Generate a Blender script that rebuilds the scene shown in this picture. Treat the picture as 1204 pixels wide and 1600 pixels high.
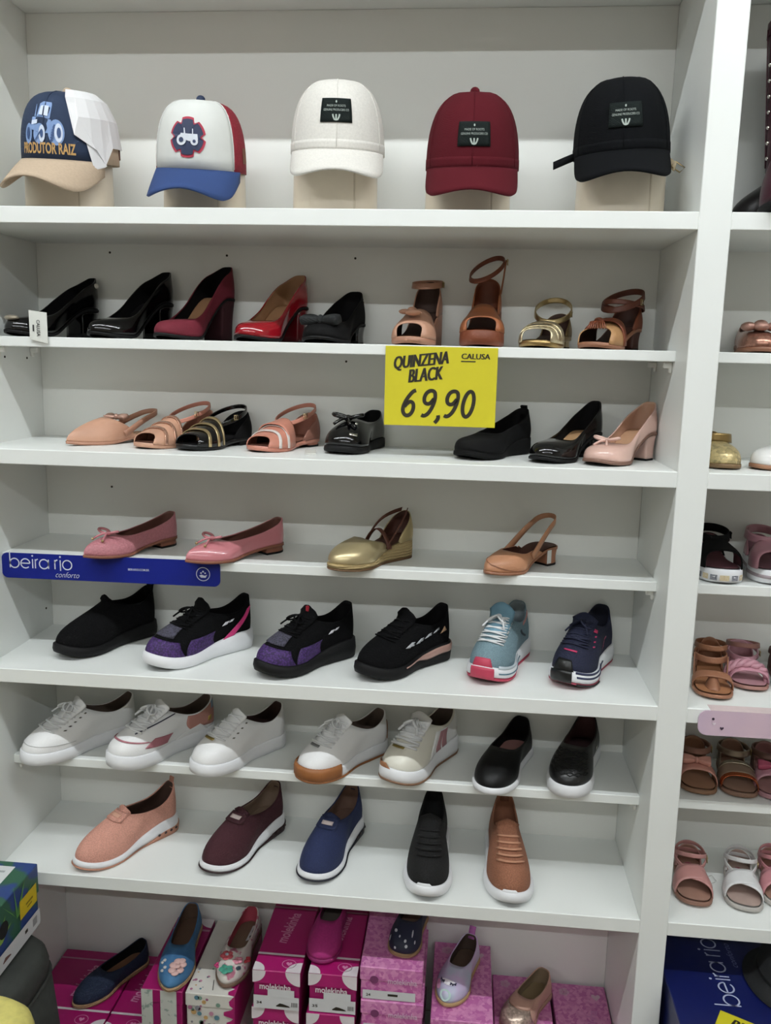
import bpy, math, random
import numpy as np
from mathutils import Matrix, Vector
for _o in list(bpy.data.objects): bpy.data.objects.remove(_o)
SC = bpy.context.scene; COL = SC.collection
pi = math.pi; rnd = random.Random(7)
ZO = 1.51                      # eye-level datum above the shop floor
# ---------------------------------------------------------------- camera
cam = bpy.data.cameras.new('camera'); camo = bpy.data.objects.new('camera', cam); COL.objects.link(camo)
_yaw, _pit, _rol = -0.0904, -0.1768, 0.0239
_F = np.array([math.sin(_yaw)*math.cos(_pit), math.cos(_yaw)*math.cos(_pit), math.sin(_pit)])
_R = np.array([math.cos(_yaw), -math.sin(_yaw), 0.]); _U = np.cross(_R, _F)
_R2 = math.cos(_rol)*_R+math.sin(_rol)*_U; _U2 = -math.sin(_rol)*_R+math.cos(_rol)*_U
_m = Matrix.Identity(4)
for _i in range(3):
    _m[_i][0] = _R2[_i]; _m[_i][1] = _U2[_i]; _m[_i][2] = -_F[_i]
_m[0][3], _m[1][3], _m[2][3] = 0.8912, -1.4819, 0.0466+ZO
camo.matrix_world = _m
cam.sensor_fit = 'VERTICAL'; cam.sensor_height = 24; cam.sensor_width = 24
cam.lens = 1344.9*24/1600; cam.clip_start = .02
SC.camera = camo
# ---------------------------------------------------------------- world, exposure
w = bpy.data.worlds.new('world'); SC.world = w; w.use_nodes = True
w.node_tree.nodes['Background'].inputs[0].default_value = (.64, .63, .6, 1)
w.node_tree.nodes['Background'].inputs[1].default_value = .25
SC.view_settings.view_transform = 'Standard'; SC.view_settings.look = 'None'
SC.view_settings.exposure = -0.23; SC.view_settings.gamma = 1; SC.view_settings.use_curve_mapping = False
LAMP = (150.0, 106.0)          # emission of the near and far rows of tubes
# ---------------------------------------------------------------- helpers
def lin(h):
    h = h.lstrip('#'); c = [int(h[i:i+2], 16)/255 for i in (0, 2, 4)]
    return tuple((x/12.92 if x <= .04045 else ((x+.055)/1.055)**2.4) for x in c)+(1,)
MATS = {}
def M(hexc, rough=.5, metal=0., kind='plain', coat=0., spec=.5, alpha=1., amt=.12, scale=None, emit=None, hex2=None):
    key = (hexc, rough, metal, kind, coat, spec, amt, scale, emit, hex2, alpha)
    if key in MATS: return MATS[key]
    m = bpy.data.materials.new(kind+'_'+hexc.strip('#')); m.use_nodes = True
    nt = m.node_tree; N = nt.nodes; K = nt.links; b = N['Principled BSDF']
    b.inputs['Roughness'].default_value = rough; b.inputs['Metallic'].default_value = metal
    b.inputs['Coat Weight'].default_value = coat; b.inputs['Coat Roughness'].default_value = .05
    b.inputs['Specular IOR Level'].default_value = spec; b.inputs['Alpha'].default_value = alpha
    tc = N.new('ShaderNodeTexCoord'); O = tc.outputs['Object']
    c = lin(hexc); d = lin(hex2) if hex2 else tuple(x*(1-amt) for x in c[:3])+(1,)
    def noise(sc, det=3):
        n = N.new('ShaderNodeTexNoise'); n.inputs['Scale'].default_value = sc; n.inputs['Detail'].default_value = det
        K.new(O, n.inputs['Vector']); return n
    def bump(out, st, dist=.001):
        n = N.new('ShaderNodeBump'); n.inputs['Strength'].default_value = st; n.inputs['Distance'].default_value = dist
        K.new(out, n.inputs['Height']); K.new(n.outputs[0], b.inputs['Normal'])
    def ramp(out, p0, p1):
        r = N.new('ShaderNodeValToRGB'); r.color_ramp.elements[0].position = p0; r.color_ramp.elements[1].position = p1
        r.color_ramp.elements[0].color = c; r.color_ramp.elements[1].color = d
        K.new(out, r.inputs[0]); K.new(r.outputs[0], b.inputs['Base Color'])
    if kind == 'plain': ramp(noise(scale or 40).outputs[0], .3, .75)
    elif kind == 'suede': n = noise(scale or 220, 5); ramp(n.outputs[0], .35, .7); bump(n.outputs[0], .35)
    elif kind == 'leather':
        v = N.new('ShaderNodeTexVoronoi'); v.inputs['Scale'].default_value = scale or 500; K.new(O, v.inputs['Vector'])
        ramp(noise(30).outputs[0], .3, .75); bump(v.outputs[0], .25, .0006)
    elif kind == 'knit':
        v = N.new('ShaderNodeTexVoronoi'); v.inputs['Scale'].default_value = scale or 420; K.new(O, v.inputs['Vector'])
        ramp(v.outputs[0], .1, .7); bump(v.outputs[0], .6, .001)
    elif kind == 'weave':
        wv = N.new('ShaderNodeTexWave'); wv.inputs['Scale'].default_value = scale or 120; wv.wave_type = 'BANDS'; wv.bands_direction = 'DIAGONAL'
        wv.inputs['Distortion'].default_value = 1.5; K.new(O, wv.inputs['Vector']); ramp(wv.outputs[0], .2, .9); bump(wv.outputs[0], .4, .001)
    elif kind == 'rope':
        wv = N.new('ShaderNodeTexWave'); wv.inputs['Scale'].default_value = scale or 90; wv.bands_direction = 'Z'
        wv.inputs['Distortion'].default_value = 3; K.new(O, wv.inputs['Vector']); ramp(wv.outputs[0], .2, .9); bump(wv.outputs[0], .8, .002)
    elif kind == 'glitter':
        v = N.new('ShaderNodeTexVoronoi'); v.inputs['Scale'].default_value = scale or 420; K.new(O, v.inputs['Vector'])
        ramp(v.outputs['Color'], .25, .75); bump(v.outputs['Color'], .9, .002)
    elif kind == 'speckle':
        n = noise(scale or 70, 4); ramp(n.outputs[0], .55, .62)
    elif kind == 'streak':
        wv = N.new('ShaderNodeTexWave'); wv.inputs['Scale'].default_value = scale or 14; wv.bands_direction = 'DIAGONAL'
        wv.inputs['Distortion'].default_value = 9; wv.inputs['Detail'].default_value = 3; K.new(O, wv.inputs['Vector']); ramp(wv.outputs[0], .3, .8)
    elif kind == 'emit':
        b.inputs['Base Color'].default_value = c; b.inputs['Emission Color'].default_value = c; b.inputs['Emission Strength'].default_value = emit
    MATS[key] = m; return m

def mk(name, V, F, mats, parent=None, smooth=True, mi=None):
    me = bpy.data.meshes.new(name); me.from_pydata(np.asarray(V, float).tolist(), [], [tuple(int(i) for i in f) for f in F])
    if not isinstance(mats, (list, tuple)): mats = [mats]
    for m in mats: me.materials.append(m)
    if smooth: me.polygons.foreach_set('use_smooth', [True]*len(me.polygons))
    if mi is not None: me.polygons.foreach_set('material_index', [int(i) for i in mi])
    me.update()
    o = bpy.data.objects.new(name, me); COL.objects.link(o)
    if parent is not None: o.parent = parent
    return o
def tag(o, label, cat, group=None):
    o['label'] = label; o['category'] = cat
    if group: o['group'] = group
    return o
def thing(name, label, cat, loc, rz=0, group=None, rx=0, ry=0):
    o = bpy.data.objects.new(name, None); COL.objects.link(o); o.empty_display_size = .05
    o.location = loc; o.rotation_euler = (rx, ry, rz); return tag(o, label, cat, group)
def quads(nu, nv, cu=False, off=0, flip=False):
    F = []
    for i in range(nu if cu else nu-1):
        a = i; b = (i+1) % nu
        for j in range(nv-1):
            q = (off+a*nv+j, off+b*nv+j, off+b*nv+j+1, off+a*nv+j+1)
            F.append(q[::-1] if flip else q)
    return F
def normals(P, cu=False):
    if cu: du = np.roll(P, -1, 0)-np.roll(P, 1, 0)
    else: du = np.gradient(P, axis=0)
    dv = np.gradient(P, axis=1)
    n = np.cross(du, dv); l = np.linalg.norm(n, axis=2, keepdims=True); l[l < 1e-12] = 1
    return n/l
def shell(P, t, cu=False, sgn=None, c=None):
    """solid sheet: outer grid P, inner grid offset by t; returns V, F, mi"""
    n = normals(P, cu)
    if sgn is None:
        cc = P.reshape(-1, 3).mean(0) if c is None else np.asarray(c)
        sgn = 1 if (n*(P-cc)).sum() >= 0 else -1
    Q = P-n*t*sgn; nu, nv = P.shape[:2]; m = nu*nv
    V = np.concatenate([P.reshape(-1, 3), Q.reshape(-1, 3)])
    fo = quads(nu, nv, cu, 0, sgn < 0); fi = quads(nu, nv, cu, m, sgn > 0); F = fo+fi; mi = [0]*len(fo)+[1]*len(fi)
    rim = []
    for i in range(nu if cu else nu-1):
        a = i; b = (i+1) % nu
        for j in (0, nv-1):
            q = (a*nv+j, b*nv+j, m+b*nv+j, m+a*nv+j); rim.append(q if (j > 0) == (sgn > 0) else q[::-1])
    if not cu:
        for j in range(nv-1):
            for i in (0, nu-1):
                q = (i*nv+j, i*nv+j+1, m+i*nv+j+1, m+i*nv+j); rim.append(q if (i > 0) == (sgn < 0) else q[::-1])
    return V, F+rim, mi+[0]*len(rim)
def mk_shell(name, P, t, mats, parent, cu=False, sgn=None, c=None):
    V, F, mi = shell(P, t, cu, sgn, c)
    if not isinstance(mats, (list, tuple)): mats = [mats]
    return mk(name, V, F, mats, parent, True, mi if len(mats) > 1 else None)
class MB:
    """collects pieces into one mesh"""
    def __init__(s): s.V = []; s.F = []; s.n = 0
    def add(s, V, F):
        V = np.asarray(V, float).reshape(-1, 3); s.V.append(V); s.F += [tuple(i+s.n for i in f) for f in F]; s.n += len(V); return s
    def box(s, c, d, R=None):
        x, y, z = [q/2 for q in d]
        V = np.array([(-x, -y, -z), (x, -y, -z), (x, y, -z), (-x, y, -z), (-x, -y, z), (x, -y, z), (x, y, z), (-x, y, z)])
        if R is not None: V = V@np.array(R).T
        return s.add(V+np.array(c), [(0, 3, 2, 1), (4, 5, 6, 7), (0, 1, 5, 4), (1, 2, 6, 5), (2, 3, 7, 6), (3, 0, 4, 7)])
    def bbox(s, c, d, bv=.002):
        """box with chamfered edges"""
        x, y, z = [q/2 for q in d]; V = []; F = []
        for sz in (-1, 1):
            for (sx, sy) in ((-1, -1), (1, -1), (1, 1), (-1, 1)):
                V += [(sx*(x-bv), sy*(y-bv), sz*z), (sx*x, sy*(y-bv), sz*(z-bv)), (sx*(x-bv), sy*y, sz*(z-bv))]
        I = lambda k, q, t: k*12+q*3+t
        F.append([I(0, q, 0) for q in (3, 2, 1, 0)]); F.append([I(1, q, 0) for q in range(4)])
        for q in range(4):
            r = (q+1) % 4; ax = 2 if q % 2 == 0 else 1
            F.append([I(0, q, ax), I(0, r, ax), I(1, r, ax), I(1, q, ax)])
            F.append([I(0, q, 0), I(0, r, 0), I(0, r, ax), I(0, q, ax)]); F.append([I(1, q, ax), I(1, r, ax), I(1, r, 0), I(1, q, 0)])
            o = 1 if ax == 2 else 2
            F.append([I(0, q, 2 if ax == 1 else 1), I(0, q, ax), I(1, q, ax), I(1, q, 2 if ax == 1 else 1)])
            F.append([I(0, q, 0), I(0, q, 1), I(0, q, 2)]); F.append([I(1, q, 0), I(1, q, 1), I(1, q, 2)])
        return s.add(np.array(V)+np.array(c), F)
    def tube(s, pts, r, n=6, closed=False, flat=1.):
        P = np.asarray(pts, float); k = len(P); T = (np.roll(P, -1, 0)-np.roll(P, 1, 0)) if closed else np.gradient(P, axis=0)
        T /= np.maximum(np.linalg.norm(T, axis=1, keepdims=True), 1e-9)
        up = np.array([0, 0, 1.]); 
        if abs(T[:, 2]).mean() > .8: up = np.array([0, 1., 0])
        A = np.cross(T, up); A /= np.maximum(np.linalg.norm(A, axis=1, keepdims=True), 1e-9); B = np.cross(A, T)
        r = np.broadcast_to(np.asarray(r, float), (k,))[:, None, None]
        a = np.arange(n)*2*pi/n
        Q = P[:, None]+r*(np.cos(a)[None, :, None]*A[:, None]+flat*np.sin(a)[None, :, None]*B[:, None])
        F = []
        for i in range(k if closed else k-1):
            i2 = (i+1) % k
            for j in range(n): F.append((i*n+j, i*n+(j+1) % n, i2*n+(j+1) % n, i2*n+j))
        if not closed: F += [tuple(range(n))[::-1], tuple((k-1)*n+j for j in range(n))]
        return s.add(Q, F)
    def ell(s, c, r, R=None, nu=12, nv=7):
        a = np.arange(nu)*2*pi/nu; t = np.linspace(-pi/2, pi/2, nv)
        P = np.stack([np.cos(t)[None]*np.cos(a)[:, None], np.cos(t)[None]*np.sin(a)[:, None], np.repeat(np.sin(t)[None], nu, 0)], 2)*np.array(r)
        P = P.reshape(-1, 3)
        if R is not None: P = P@np.array(R).T
        return s.add(P+np.array(c), quads(nu, nv, True))
    def lathe(s, prof, c=(0, 0, 0), n=24, sx=1, sy=1):
        a = np.arange(n)*2*pi/n; P = np.array([[(r*math.cos(t)*sx, r*math.sin(t)*sy, z) for (r, z) in prof] for t in a])
        return s.add(P.reshape(-1, 3)+np.array(c), quads(n, len(prof), True))
    def ribbon(s, pts, wv, t=.0016, sgn=1):
        P = np.asarray(pts, float); W = np.broadcast_to(np.asarray(wv, float), P.shape)
        V, F, _ = shell(np.stack([P-W/2, P, P+W/2], 1), t, False, sgn); return s.add(V, F)
    def loft(s, rings, cap=True):
        R = np.asarray(rings, float); k, n = R.shape[:2]
        F = [(i*n+j, i*n+(j+1) % n, (i+1)*n+(j+1) % n, (i+1)*n+j) for i in range(k-1) for j in range(n)]
        if cap: F += [tuple(range(n))[::-1], tuple((k-1)*n+j for j in range(n))]
        return s.add(R, F)
    def shell(s, P, t, cu=False, sgn=None, c=None):
        V, F, _ = shell(P, t, cu, sgn, c); return s.add(V, F)
    def build(s, name, mats, parent=None, smooth=True): return mk(name, np.concatenate(s.V), s.F, mats, parent, smooth)
def R3(ax, a):
    return np.array(Matrix.Rotation(a, 3, ax))
def sm(t): t = np.clip(t, 0, 1); return t*t*(3-2*t)
# ---- flat print: text and strokes as thin coloured faces laid on real surfaces
_TX = {}
def text2d(body, size=1., bold=0., shear=0., spacing=1.):
    k = (body, bold, shear, spacing)
    if k not in _TX:
        cu = bpy.data.curves.new('t', 'FONT'); cu.body = body; cu.size = 1; cu.offset = bold; cu.space_character = spacing
        cu.align_x = 'CENTER'; cu.align_y = 'CENTER'; cu.resolution_u = 3
        o = bpy.data.objects.new('t', cu); COL.objects.link(o); bpy.context.view_layer.update()
        me = bpy.data.meshes.new_from_object(o.evaluated_get(bpy.context.evaluated_depsgraph_get()))
        V = np.array([v.co[:2] for v in me.vertices]); F = [tuple(p.vertices) for p in me.polygons]
        bpy.data.objects.remove(o); bpy.data.curves.remove(cu); bpy.data.meshes.remove(me)
        V[:, 0] += shear*V[:, 1]
        if bold > 0 and V[:, 1].max()-V[:, 1].min() > 1.6: return text2d(body, size, bold*.5 if bold > .006 else 0, shear, spacing)
        V = V-(V.max(0)+V.min(0))/2; _TX[k] = (V, F)
    V, F = _TX[k]; return V*size, F
def fit2d(V, wd, ht):
    e = V.max(0)-V.min(0); return V*np.array([wd/e[0], ht/e[1]])
def strokes2d(paths, wd):
    """thin line drawing as flat ribbons"""
    Vs = []; Fs = []; n = 0
    for p in paths:
        P = np.asarray(p, float); T = np.gradient(P, axis=0); T /= np.maximum(np.linalg.norm(T, axis=1, keepdims=True), 1e-9)
        Nn = np.stack([-T[:, 1], T[:, 0]], 1)*wd/2; k = len(P)
        Vs.append(np.concatenate([P+Nn, P-Nn])); Fs += [(n+i, n+k+i, n+k+i+1, n+i+1) for i in range(k-1)]; n += 2*k
    return np.concatenate(Vs), Fs
def arc(cx, cy, rx, ry, a0, a1, n=18, rot=0):
    a = np.radians(np.linspace(a0, a1, n)); x = rx*np.cos(a); y = ry*np.sin(a); r = math.radians(rot)
    return np.stack([cx+x*math.cos(r)-y*math.sin(r), cy+x*math.sin(r)+y*math.cos(r)], 1)
def poly2d(pts): return np.asarray(pts, float), [tuple(range(len(pts)))]
def disc2d(cx, cy, rx, ry=None, n=20): return poly2d([(cx+rx*math.cos(2*pi*i/n), cy+(ry or rx)*math.sin(2*pi*i/n)) for i in range(n)])
def join2d(L):
    Vs = []; Fs = []; n = 0
    for V, F in L: Vs.append(V); Fs += [tuple(i+n for i in f) for f in F]; n += len(V)
    return np.concatenate(Vs), Fs
def _rot2(V, a): c, s_ = math.cos(a), math.sin(a); return np.stack([V[:, 0]*c-V[:, 1]*s_, V[:, 0]*s_+V[:, 1]*c], 1)
def print_on(name, VF, org, ex, ey, mat, parent, rot=0., heavy=0.):
    V, F = VF
    if heavy:                      # heavier strokes: the glyphs printed side by side in very thin layers
        nz = np.cross(ex, ey); n = len(V); off = [(i*heavy, 0) for i in (-1, 0, 1)]
        P = [np.array(org)[None]+nz*.00012*j+_rot2(V+np.array(q), rot)@np.array([ex, ey]) for j, q in enumerate(off)]
        return mk(name, np.concatenate(P), [tuple(i+j*n for i in f) for j in range(3) for f in F], mat, parent, False)
    V, F = VF; c, s_ = math.cos(rot), math.sin(rot); X = V[:, 0]*c-V[:, 1]*s_; Y = V[:, 0]*s_+V[:, 1]*c
    P = np.array(org)[None]+X[:, None]*np.array(ex)[None]+Y[:, None]*np.array(ey)[None]
    return mk(name, P, F, mat, parent, False)
def beira_rio():
    L = []
    x = 0.
    L += [np.array([(0, 0), (0, 1.0), (0, 1.75)]), arc(.5, .5, .5, .5, 0, 360, 28)]              # b
    L += [np.array([(1.2, .52), (1.7, .52), (2.19, .52)]), arc(1.7, .5, .5, .5, 2, 315, 26)]      # e
    L += [np.array([(2.5, 0), (2.5, .5), (2.5, 1)]), arc(2.5, 1.35, .05, .05, 0, 360, 8)]        # i
    L += [np.array([(2.8, 0), (2.8, .5), (2.8, 1)]), arc(3.1, .65, .3, .35, 180, 90, 8)]          # r
    L += [arc(3.75, .5, .5, .5, 0, 360, 28), np.array([(4.25, 0), (4.25, .5), (4.25, 1)])]         # a
    L += [np.array([(4.95, 0), (4.95, .5), (4.95, 1)]), arc(5.25, .65, .3, .35, 180, 90, 8)]       # r
    L += [np.array([(5.55, -.15), (5.55, .5), (5.55, 1)]), arc(5.55, 1.35, .05, .05, 0, 360, 8)]   # i
    L += [arc(6.3, .5, .5, .5, 0, 360, 28)]                                                     # o
    return [p/6.8 for p in L]
# ---------------------------------------------------------------- the room and its lamps
SW, SD, DS, DWD = 1.25, .2733, .083, .0507          # bay width, depth, set-back of the narrow shelves, divider
SZ = [0]+[q+ZO for q in (.2894, .0707, -.1307, -.3439, -.5496, -.7668, -.97)]
ZC = .695+ZO; ZB = -1.43+ZO
def struct(name, o): o['kind'] = 'structure'; return o
wallm = M('#CCC6BD', .85, amt=.04, scale=3); ceilm = M('#D2CEC6', .9, amt=.03, scale=2); floorm = M('#8A8074', .35, amt=.12, scale=6)
for nm, c, d, m in [('floor', (.8, -2.4, -.05), (8, 6.2, .1), floorm), ('ceiling', (.8, -2.4, 3.29), (8, 6.2, .1), ceilm),
                    ('wall_back', (.8, .65, 1.62), (8, .1, 3.3), wallm), ('wall_left', (-3.25, -2.4, 1.62), (.1, 6.2, 3.3), wallm),
                    ('wall_right', (4.85, -2.4, 1.62), (.1, 6.2, 3.3), wallm), ('wall_front', (.8, -5.45, 1.62), (8, .1, 3.3), wallm)]:
    struct(nm, MB().box(c, d).build(nm, m, None, False))
housem = M('#EDEDEA', .4)
lampn = 0
for row, (yy, txt) in enumerate([(-1.13, 'nearer the shelves'), (-3.5, 'farther from the shelves')]):
    tubem = M('#F6FCFF', .5, kind='emit', emit=LAMP[row])
    for k in range(4):
        lx = -1.1+k*1.3
        t = thing('tube_light', 'white ceiling tube light %s in the row %s' % (['leftmost', 'second from left', 'third from left', 'rightmost'][k], txt), 'light', (lx, yy, 3.19), 0, 'ceiling tube lights')
        MB().bbox((0, 0, .025), (1.26, .09, .05), .006).build('housing', housem, t, False)
        MB().tube([(-.6, 0, -.012), (0, 0, -.012), (.6, 0, -.012)], .014, 10).build('tube', tubem, t)
        for sx in (-1, 1): MB().bbox((sx*.612, 0, -.008), (.02, .034, .05), .003).build('socket', housem, t, False)
# ---------------------------------------------------------------- shelving unit
lam = M('#F1F4F1', .42, amt=.03, scale=5); lamb = M('#EFF0EB', .5, amt=.03, scale=4)
unit = thing('shelving_unit', 'tall white laminate wall shelving with two bays full of caps and shoes', 'shelves', (0, 0, 0))
def board(name, x0, x1, y0, y1, z0, z1, m=lam, bv=.0012):
    return MB().bbox(((x0+x1)/2, (y0+y1)/2, (z0+z1)/2), (x1-x0, y1-y0, z1-z0), bv).build(name, m, unit, False)
XR = 2.35
for x0, x1 in ((-DWD, 0), (SW, SW+DWD), (XR, XR+DWD)): board('upright', x0, x1, 0, .36, 0, ZC+.06)
for a, b in ((0, SW), (SW+DWD, XR)):
    board('back_panel', a, b, SD, SD+.012, ZB, ZC, lamb)
    board('top_panel', a, b, 0, .36, ZC, ZC+.028)
    board('base_board', a, b, 0, SD, ZB-.028, ZB); board('plinth', a, b, .03, .05, 0, ZB-.028)
    for i in range(1, 8):
        if i % 2: board('shelf', a, b, 0, SD, SZ[i]-.0278, SZ[i])
        else: board('shelf', a, b, DS, SD, SZ[i]-.0185, SZ[i])
pinm = M('#F0F0EA', .3); holem = M('#3A3530', .9)
for i in (2, 4, 6):
    for (x, sx) in ((0, 1), (SW, -1), (SW+DWD, 1)):
        for y in (DS+.022, SD-.04):
            mb = MB(); mb.bbox((x+sx*.008, y, SZ[i]-.0185-.006), (.016, .012, .011), .002); mb.bbox((x+sx*.003, y, SZ[i]-.0185-.014), (.006, .01, .012), .002)
            mb.build('shelf_pin', pinm, unit, False)
def hole(x, y, z, ax):
    r = .0023; a = np.arange(10)*2*pi/10
    if ax == 'y': V = np.stack([x+r*np.cos(a), np.full(10, y), z+r*np.sin(a)], 1); d = np.array([0, .0025, 0])
    else: V = np.stack([np.full(10, x), y+r*np.cos(a), z+r*np.sin(a)], 1); d = np.array([.0025, 0, 0])
    d = d*(-1)
    MB().loft([V, V+(d*.4 if ax == 'y' else -d*.4)]).build('screw_hole', holem, unit, False)
for x, y, z, ax in [(.157, SD, .245+ZO, 'y'), (.40, SD, .242+ZO, 'y'), (.66, SD, .24+ZO, 'y'), (.145, SD, -.237+ZO, 'y'), (.645, SD, .038+ZO, 'y'),
                    (0, .245, -.505+ZO, 'x'), (0, .13, .032+ZO, 'x'), (0, .215, .03+ZO, 'x')]: hole(x, y, z, ax)
# ---------------------------------------------------------------- shoe builder
class Shoe:
    """local frame: x from heel (-L/2) to toe (+L/2), y to the left of the toe direction, z up from the ground"""
    def __init__(s, name, label, toe, ang, z, L=.24, hw=.029, ww=.0275, bw=.041, tn=2.2, tm=2., ts=.70, hs=.13, asym=.006, hh=0., pl=.012,
                 spring=.006, group=None, cat='shoe', h0=.16, h1=.66):
        for k, v in locals().items():
            if k not in ('s', 'name', 'label'): setattr(s, k, v)
        a = math.radians(ang)
        s.e = thing(name, label, cat, (toe[0]-math.cos(a)*L/2, toe[1]-math.sin(a)*L/2, z), a, group)
    def local(s, P):
        l = s.e.location; a = -s.e.rotation_euler.z; P = np.asarray(P, float)-np.array(l)
        return P@R3('Z', a).T
    def W(s, q):
        q = np.asarray(q, float); r = np.where(q < .15, s.hw, 0.)
        for a, b, u, v in ((.15, .42, s.hw, s.ww), (.42, .70, s.ww, s.bw), (.70, 1.01, s.bw, s.bw)):
            r = np.where((q >= a) & (q < b), u+(v-u)*sm((q-a)/(b-a)), r)
        return r
    def w(s, q):
        q = np.clip(np.asarray(q, float), 0, 1)
        h = np.where(q < s.hs, np.sqrt(np.clip(1-((s.hs-q)/s.hs)**2, 0, 1)), 1)
        u = np.clip((q-s.ts)/(1-s.ts), 0, 1); t = np.clip(1-u**s.tn, 0, 1)**(1/s.tm)
        return s.W(q)*h*t
    def c(s, q): return s.asym*sm((np.asarray(q)-.35)/.65)
    def zf(s, q):
        q = np.asarray(q, float); return s.pl+s.zg(q)+s.hh*sm((s.h1-q)/(s.h1-s.h0))
    def zg(s, q): return s.spring*np.clip((np.asarray(q)-.72)/.28, 0, 1)**2
    def _o(s, th): q = .5+.5*np.cos(th); return np.stack([(q-.5)*s.L, s.c(q)+np.sign(np.sin(th))*s.w(q)], -1)
    def out(s, th, off=0.):
        th = np.asarray(th, float); P = s._o(th); d = s._o(th+.02)-s._o(th-.02)
        n = np.stack([d[..., 1], -d[..., 0]], -1); n /= np.maximum(np.linalg.norm(n, axis=-1, keepdims=True), 1e-9)
        return P+n*off, .5+.5*np.cos(th)
    # ---- upper surface: theta runs round the shoe (0 toe, 180 heel), v from sole edge to opening
    def setup(s, st=.7, sb=.015, rb=.058, rs=.03, rt=.032, qm=.45, wt=.86, pf=.75, pb=.55, toeh=.026, k1=.45, vx=.5, vdrop=.012, bulge=.003, zb=0., boff=-.001, e1=2., e2=2., sx=.35):
        s.u = dict(locals()); return s
    def surf(s, th, v):
        th = np.asarray(th, float); v = np.asarray(v, float)[..., None]; u = s.u
        B, sB = s.out(th, u['boff']); zB = s.zf(sB)+u['zb']
        q = .5+.5*np.cos(th); sT = u['sb']+(u['st']-u['sb'])*q
        p = np.where(np.cos(th) > 0, u['pf'], u['pb'])
        yT = s.c(sT)+u['wt']*s.W(sT)*np.sign(np.sin(th))*np.abs(np.sin(th))**p
        qm = u['qm']; rel = np.where(q < qm, u['rs']+(u['rb']-u['rs'])*np.clip(1-q/qm, 0, 1)**u['e1'], u['rs']+(u['rt']-u['rs'])*np.clip((q-qm)/(1-qm), 0, 1)**u['e2'])
        T = np.stack([(sT-.5)*s.L, yT, s.zf(sT)+rel], -1); P0 = np.concatenate([B, zB[..., None]], -1)
        f = np.clip(np.cos(th), 0, 1)**1.5
        Bo, _ = s.out(th, u['boff']+u['bulge']); dz = T[..., 2]-zB
        P1 = np.concatenate([Bo, (zB+(1-f)*u['k1']*dz+f*u['toeh'])[..., None]], -1)
        k = (u['sx']*(1-f)+u['vx']*f)[..., None]
        P2 = np.concatenate([T[..., :2]*(1-k)+Bo*k, (T[..., 2]-((1-f)*.3*dz+f*u['vdrop']))[..., None]], -1)
        return (1-v)**3*P0+3*(1-v)**2*v*P1+3*(1-v)*v*v*P2+v**3*T
    def nrm(s, th, v):
        e = .01; a = s.surf(th+e, v)-s.surf(th-e, v); b = s.surf(th, np.clip(v+e, 0, 1))-s.surf(th, np.clip(v-e, 0, 1))
        n = np.cross(a, b); return n/np.maximum(np.linalg.norm(n, axis=-1, keepdims=True), 1e-9)
    def upper(s, mat, lining, t=.0022, nu=64, nv=11, name='upper'):
        th = (np.arange(nu)+.5)*2*pi/nu; V = np.linspace(0, 1, nv)
        P = s.surf(np.repeat(th[:, None], nv, 1), np.repeat(V[None], nu, 0))
        return mk_shell(name, P, t, [mat, lining], s.e, True, None, (0, 0, s.zf(.5)))
    def vamp(s, thm, mat, lining, t=.0022, nu=41, nv=12, name='vamp'):
        th = np.radians(np.linspace(-thm, thm, nu)); V = np.linspace(0, 1, nv)
        P = s.surf(np.repeat(th[:, None], nv, 1), np.repeat(V[None], nu, 0))
        return mk_shell(name, P, t, [mat, lining], s.e, False, None, (0, 0, s.zf(.5)-.02))
    def patch(s, name, cs, mat, off=.0012, nu=12, nv=8, t=.0012, parent=None):
        """raised panel lying on the upper, corners given as (theta degrees, v)"""
        a = np.linspace(0, 1, nu)[:, None, None]; b = np.linspace(0, 1, nv)[None, :, None]; C = [np.array(q, float) for q in cs]
        G = (1-a)*(1-b)*C[0]+a*(1-b)*C[1]+a*b*C[2]+(1-a)*b*C[3]
        th = np.radians(G[..., 0]); v = G[..., 1]; n = s.nrm(th, v); P = s.surf(th, v)
        cc = np.array([0, 0, s.zf(.5)]); sg = 1 if (n*(P-cc)).sum() > 0 else -1
        return mk_shell(name, P+n*sg*off, t, mat, parent or s.e, False, None, cc)
    def decal(s, name, VF, tc, vc, st, sv, mat, off=.0016):
        """flat print mapped on the upper, 2d x -> theta, y -> v"""
        V, F = VF; th = np.radians(tc)+V[:, 0]*st; v = np.clip(vc+V[:, 1]*sv, .01, .99); n = s.nrm(th, v); P = s.surf(th, v)
        sg = 1 if (n*(P-np.array([0, 0, s.zf(.5)]))).sum() > 0 else -1
        return mk(name, P+n*sg*off, F, mat, s.e, False)
    def loop(s, off, z, nu=64):
        th = (np.arange(nu)+.5)*2*pi/nu; P, q = s.out(th, off); return np.concatenate([P, np.broadcast_to(z(q), q.shape)[:, None]], 1)
    def sole(s, mat, layers, name='sole', nu=64):
        R = [s.loop(o, z, nu) for o, z in layers]; n = nu; k = len(R)
        V = np.concatenate(R); F = [(i*n+j, i*n+(j+1) % n, (i+1)*n+(j+1) % n, (i+1)*n+j) for i in range(k-1) for j in range(n)]
        for b, fl in ((0, 1), ((k-1)*n, 0)):           # caps as strips from side to side
            for j in range(n//2-1):
                q = (b+j, b+j+1, b+n-2-j, b+n-1-j); F.append(q if fl else q[::-1])
        return mk(name, V, F, mat, s.e)
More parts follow.
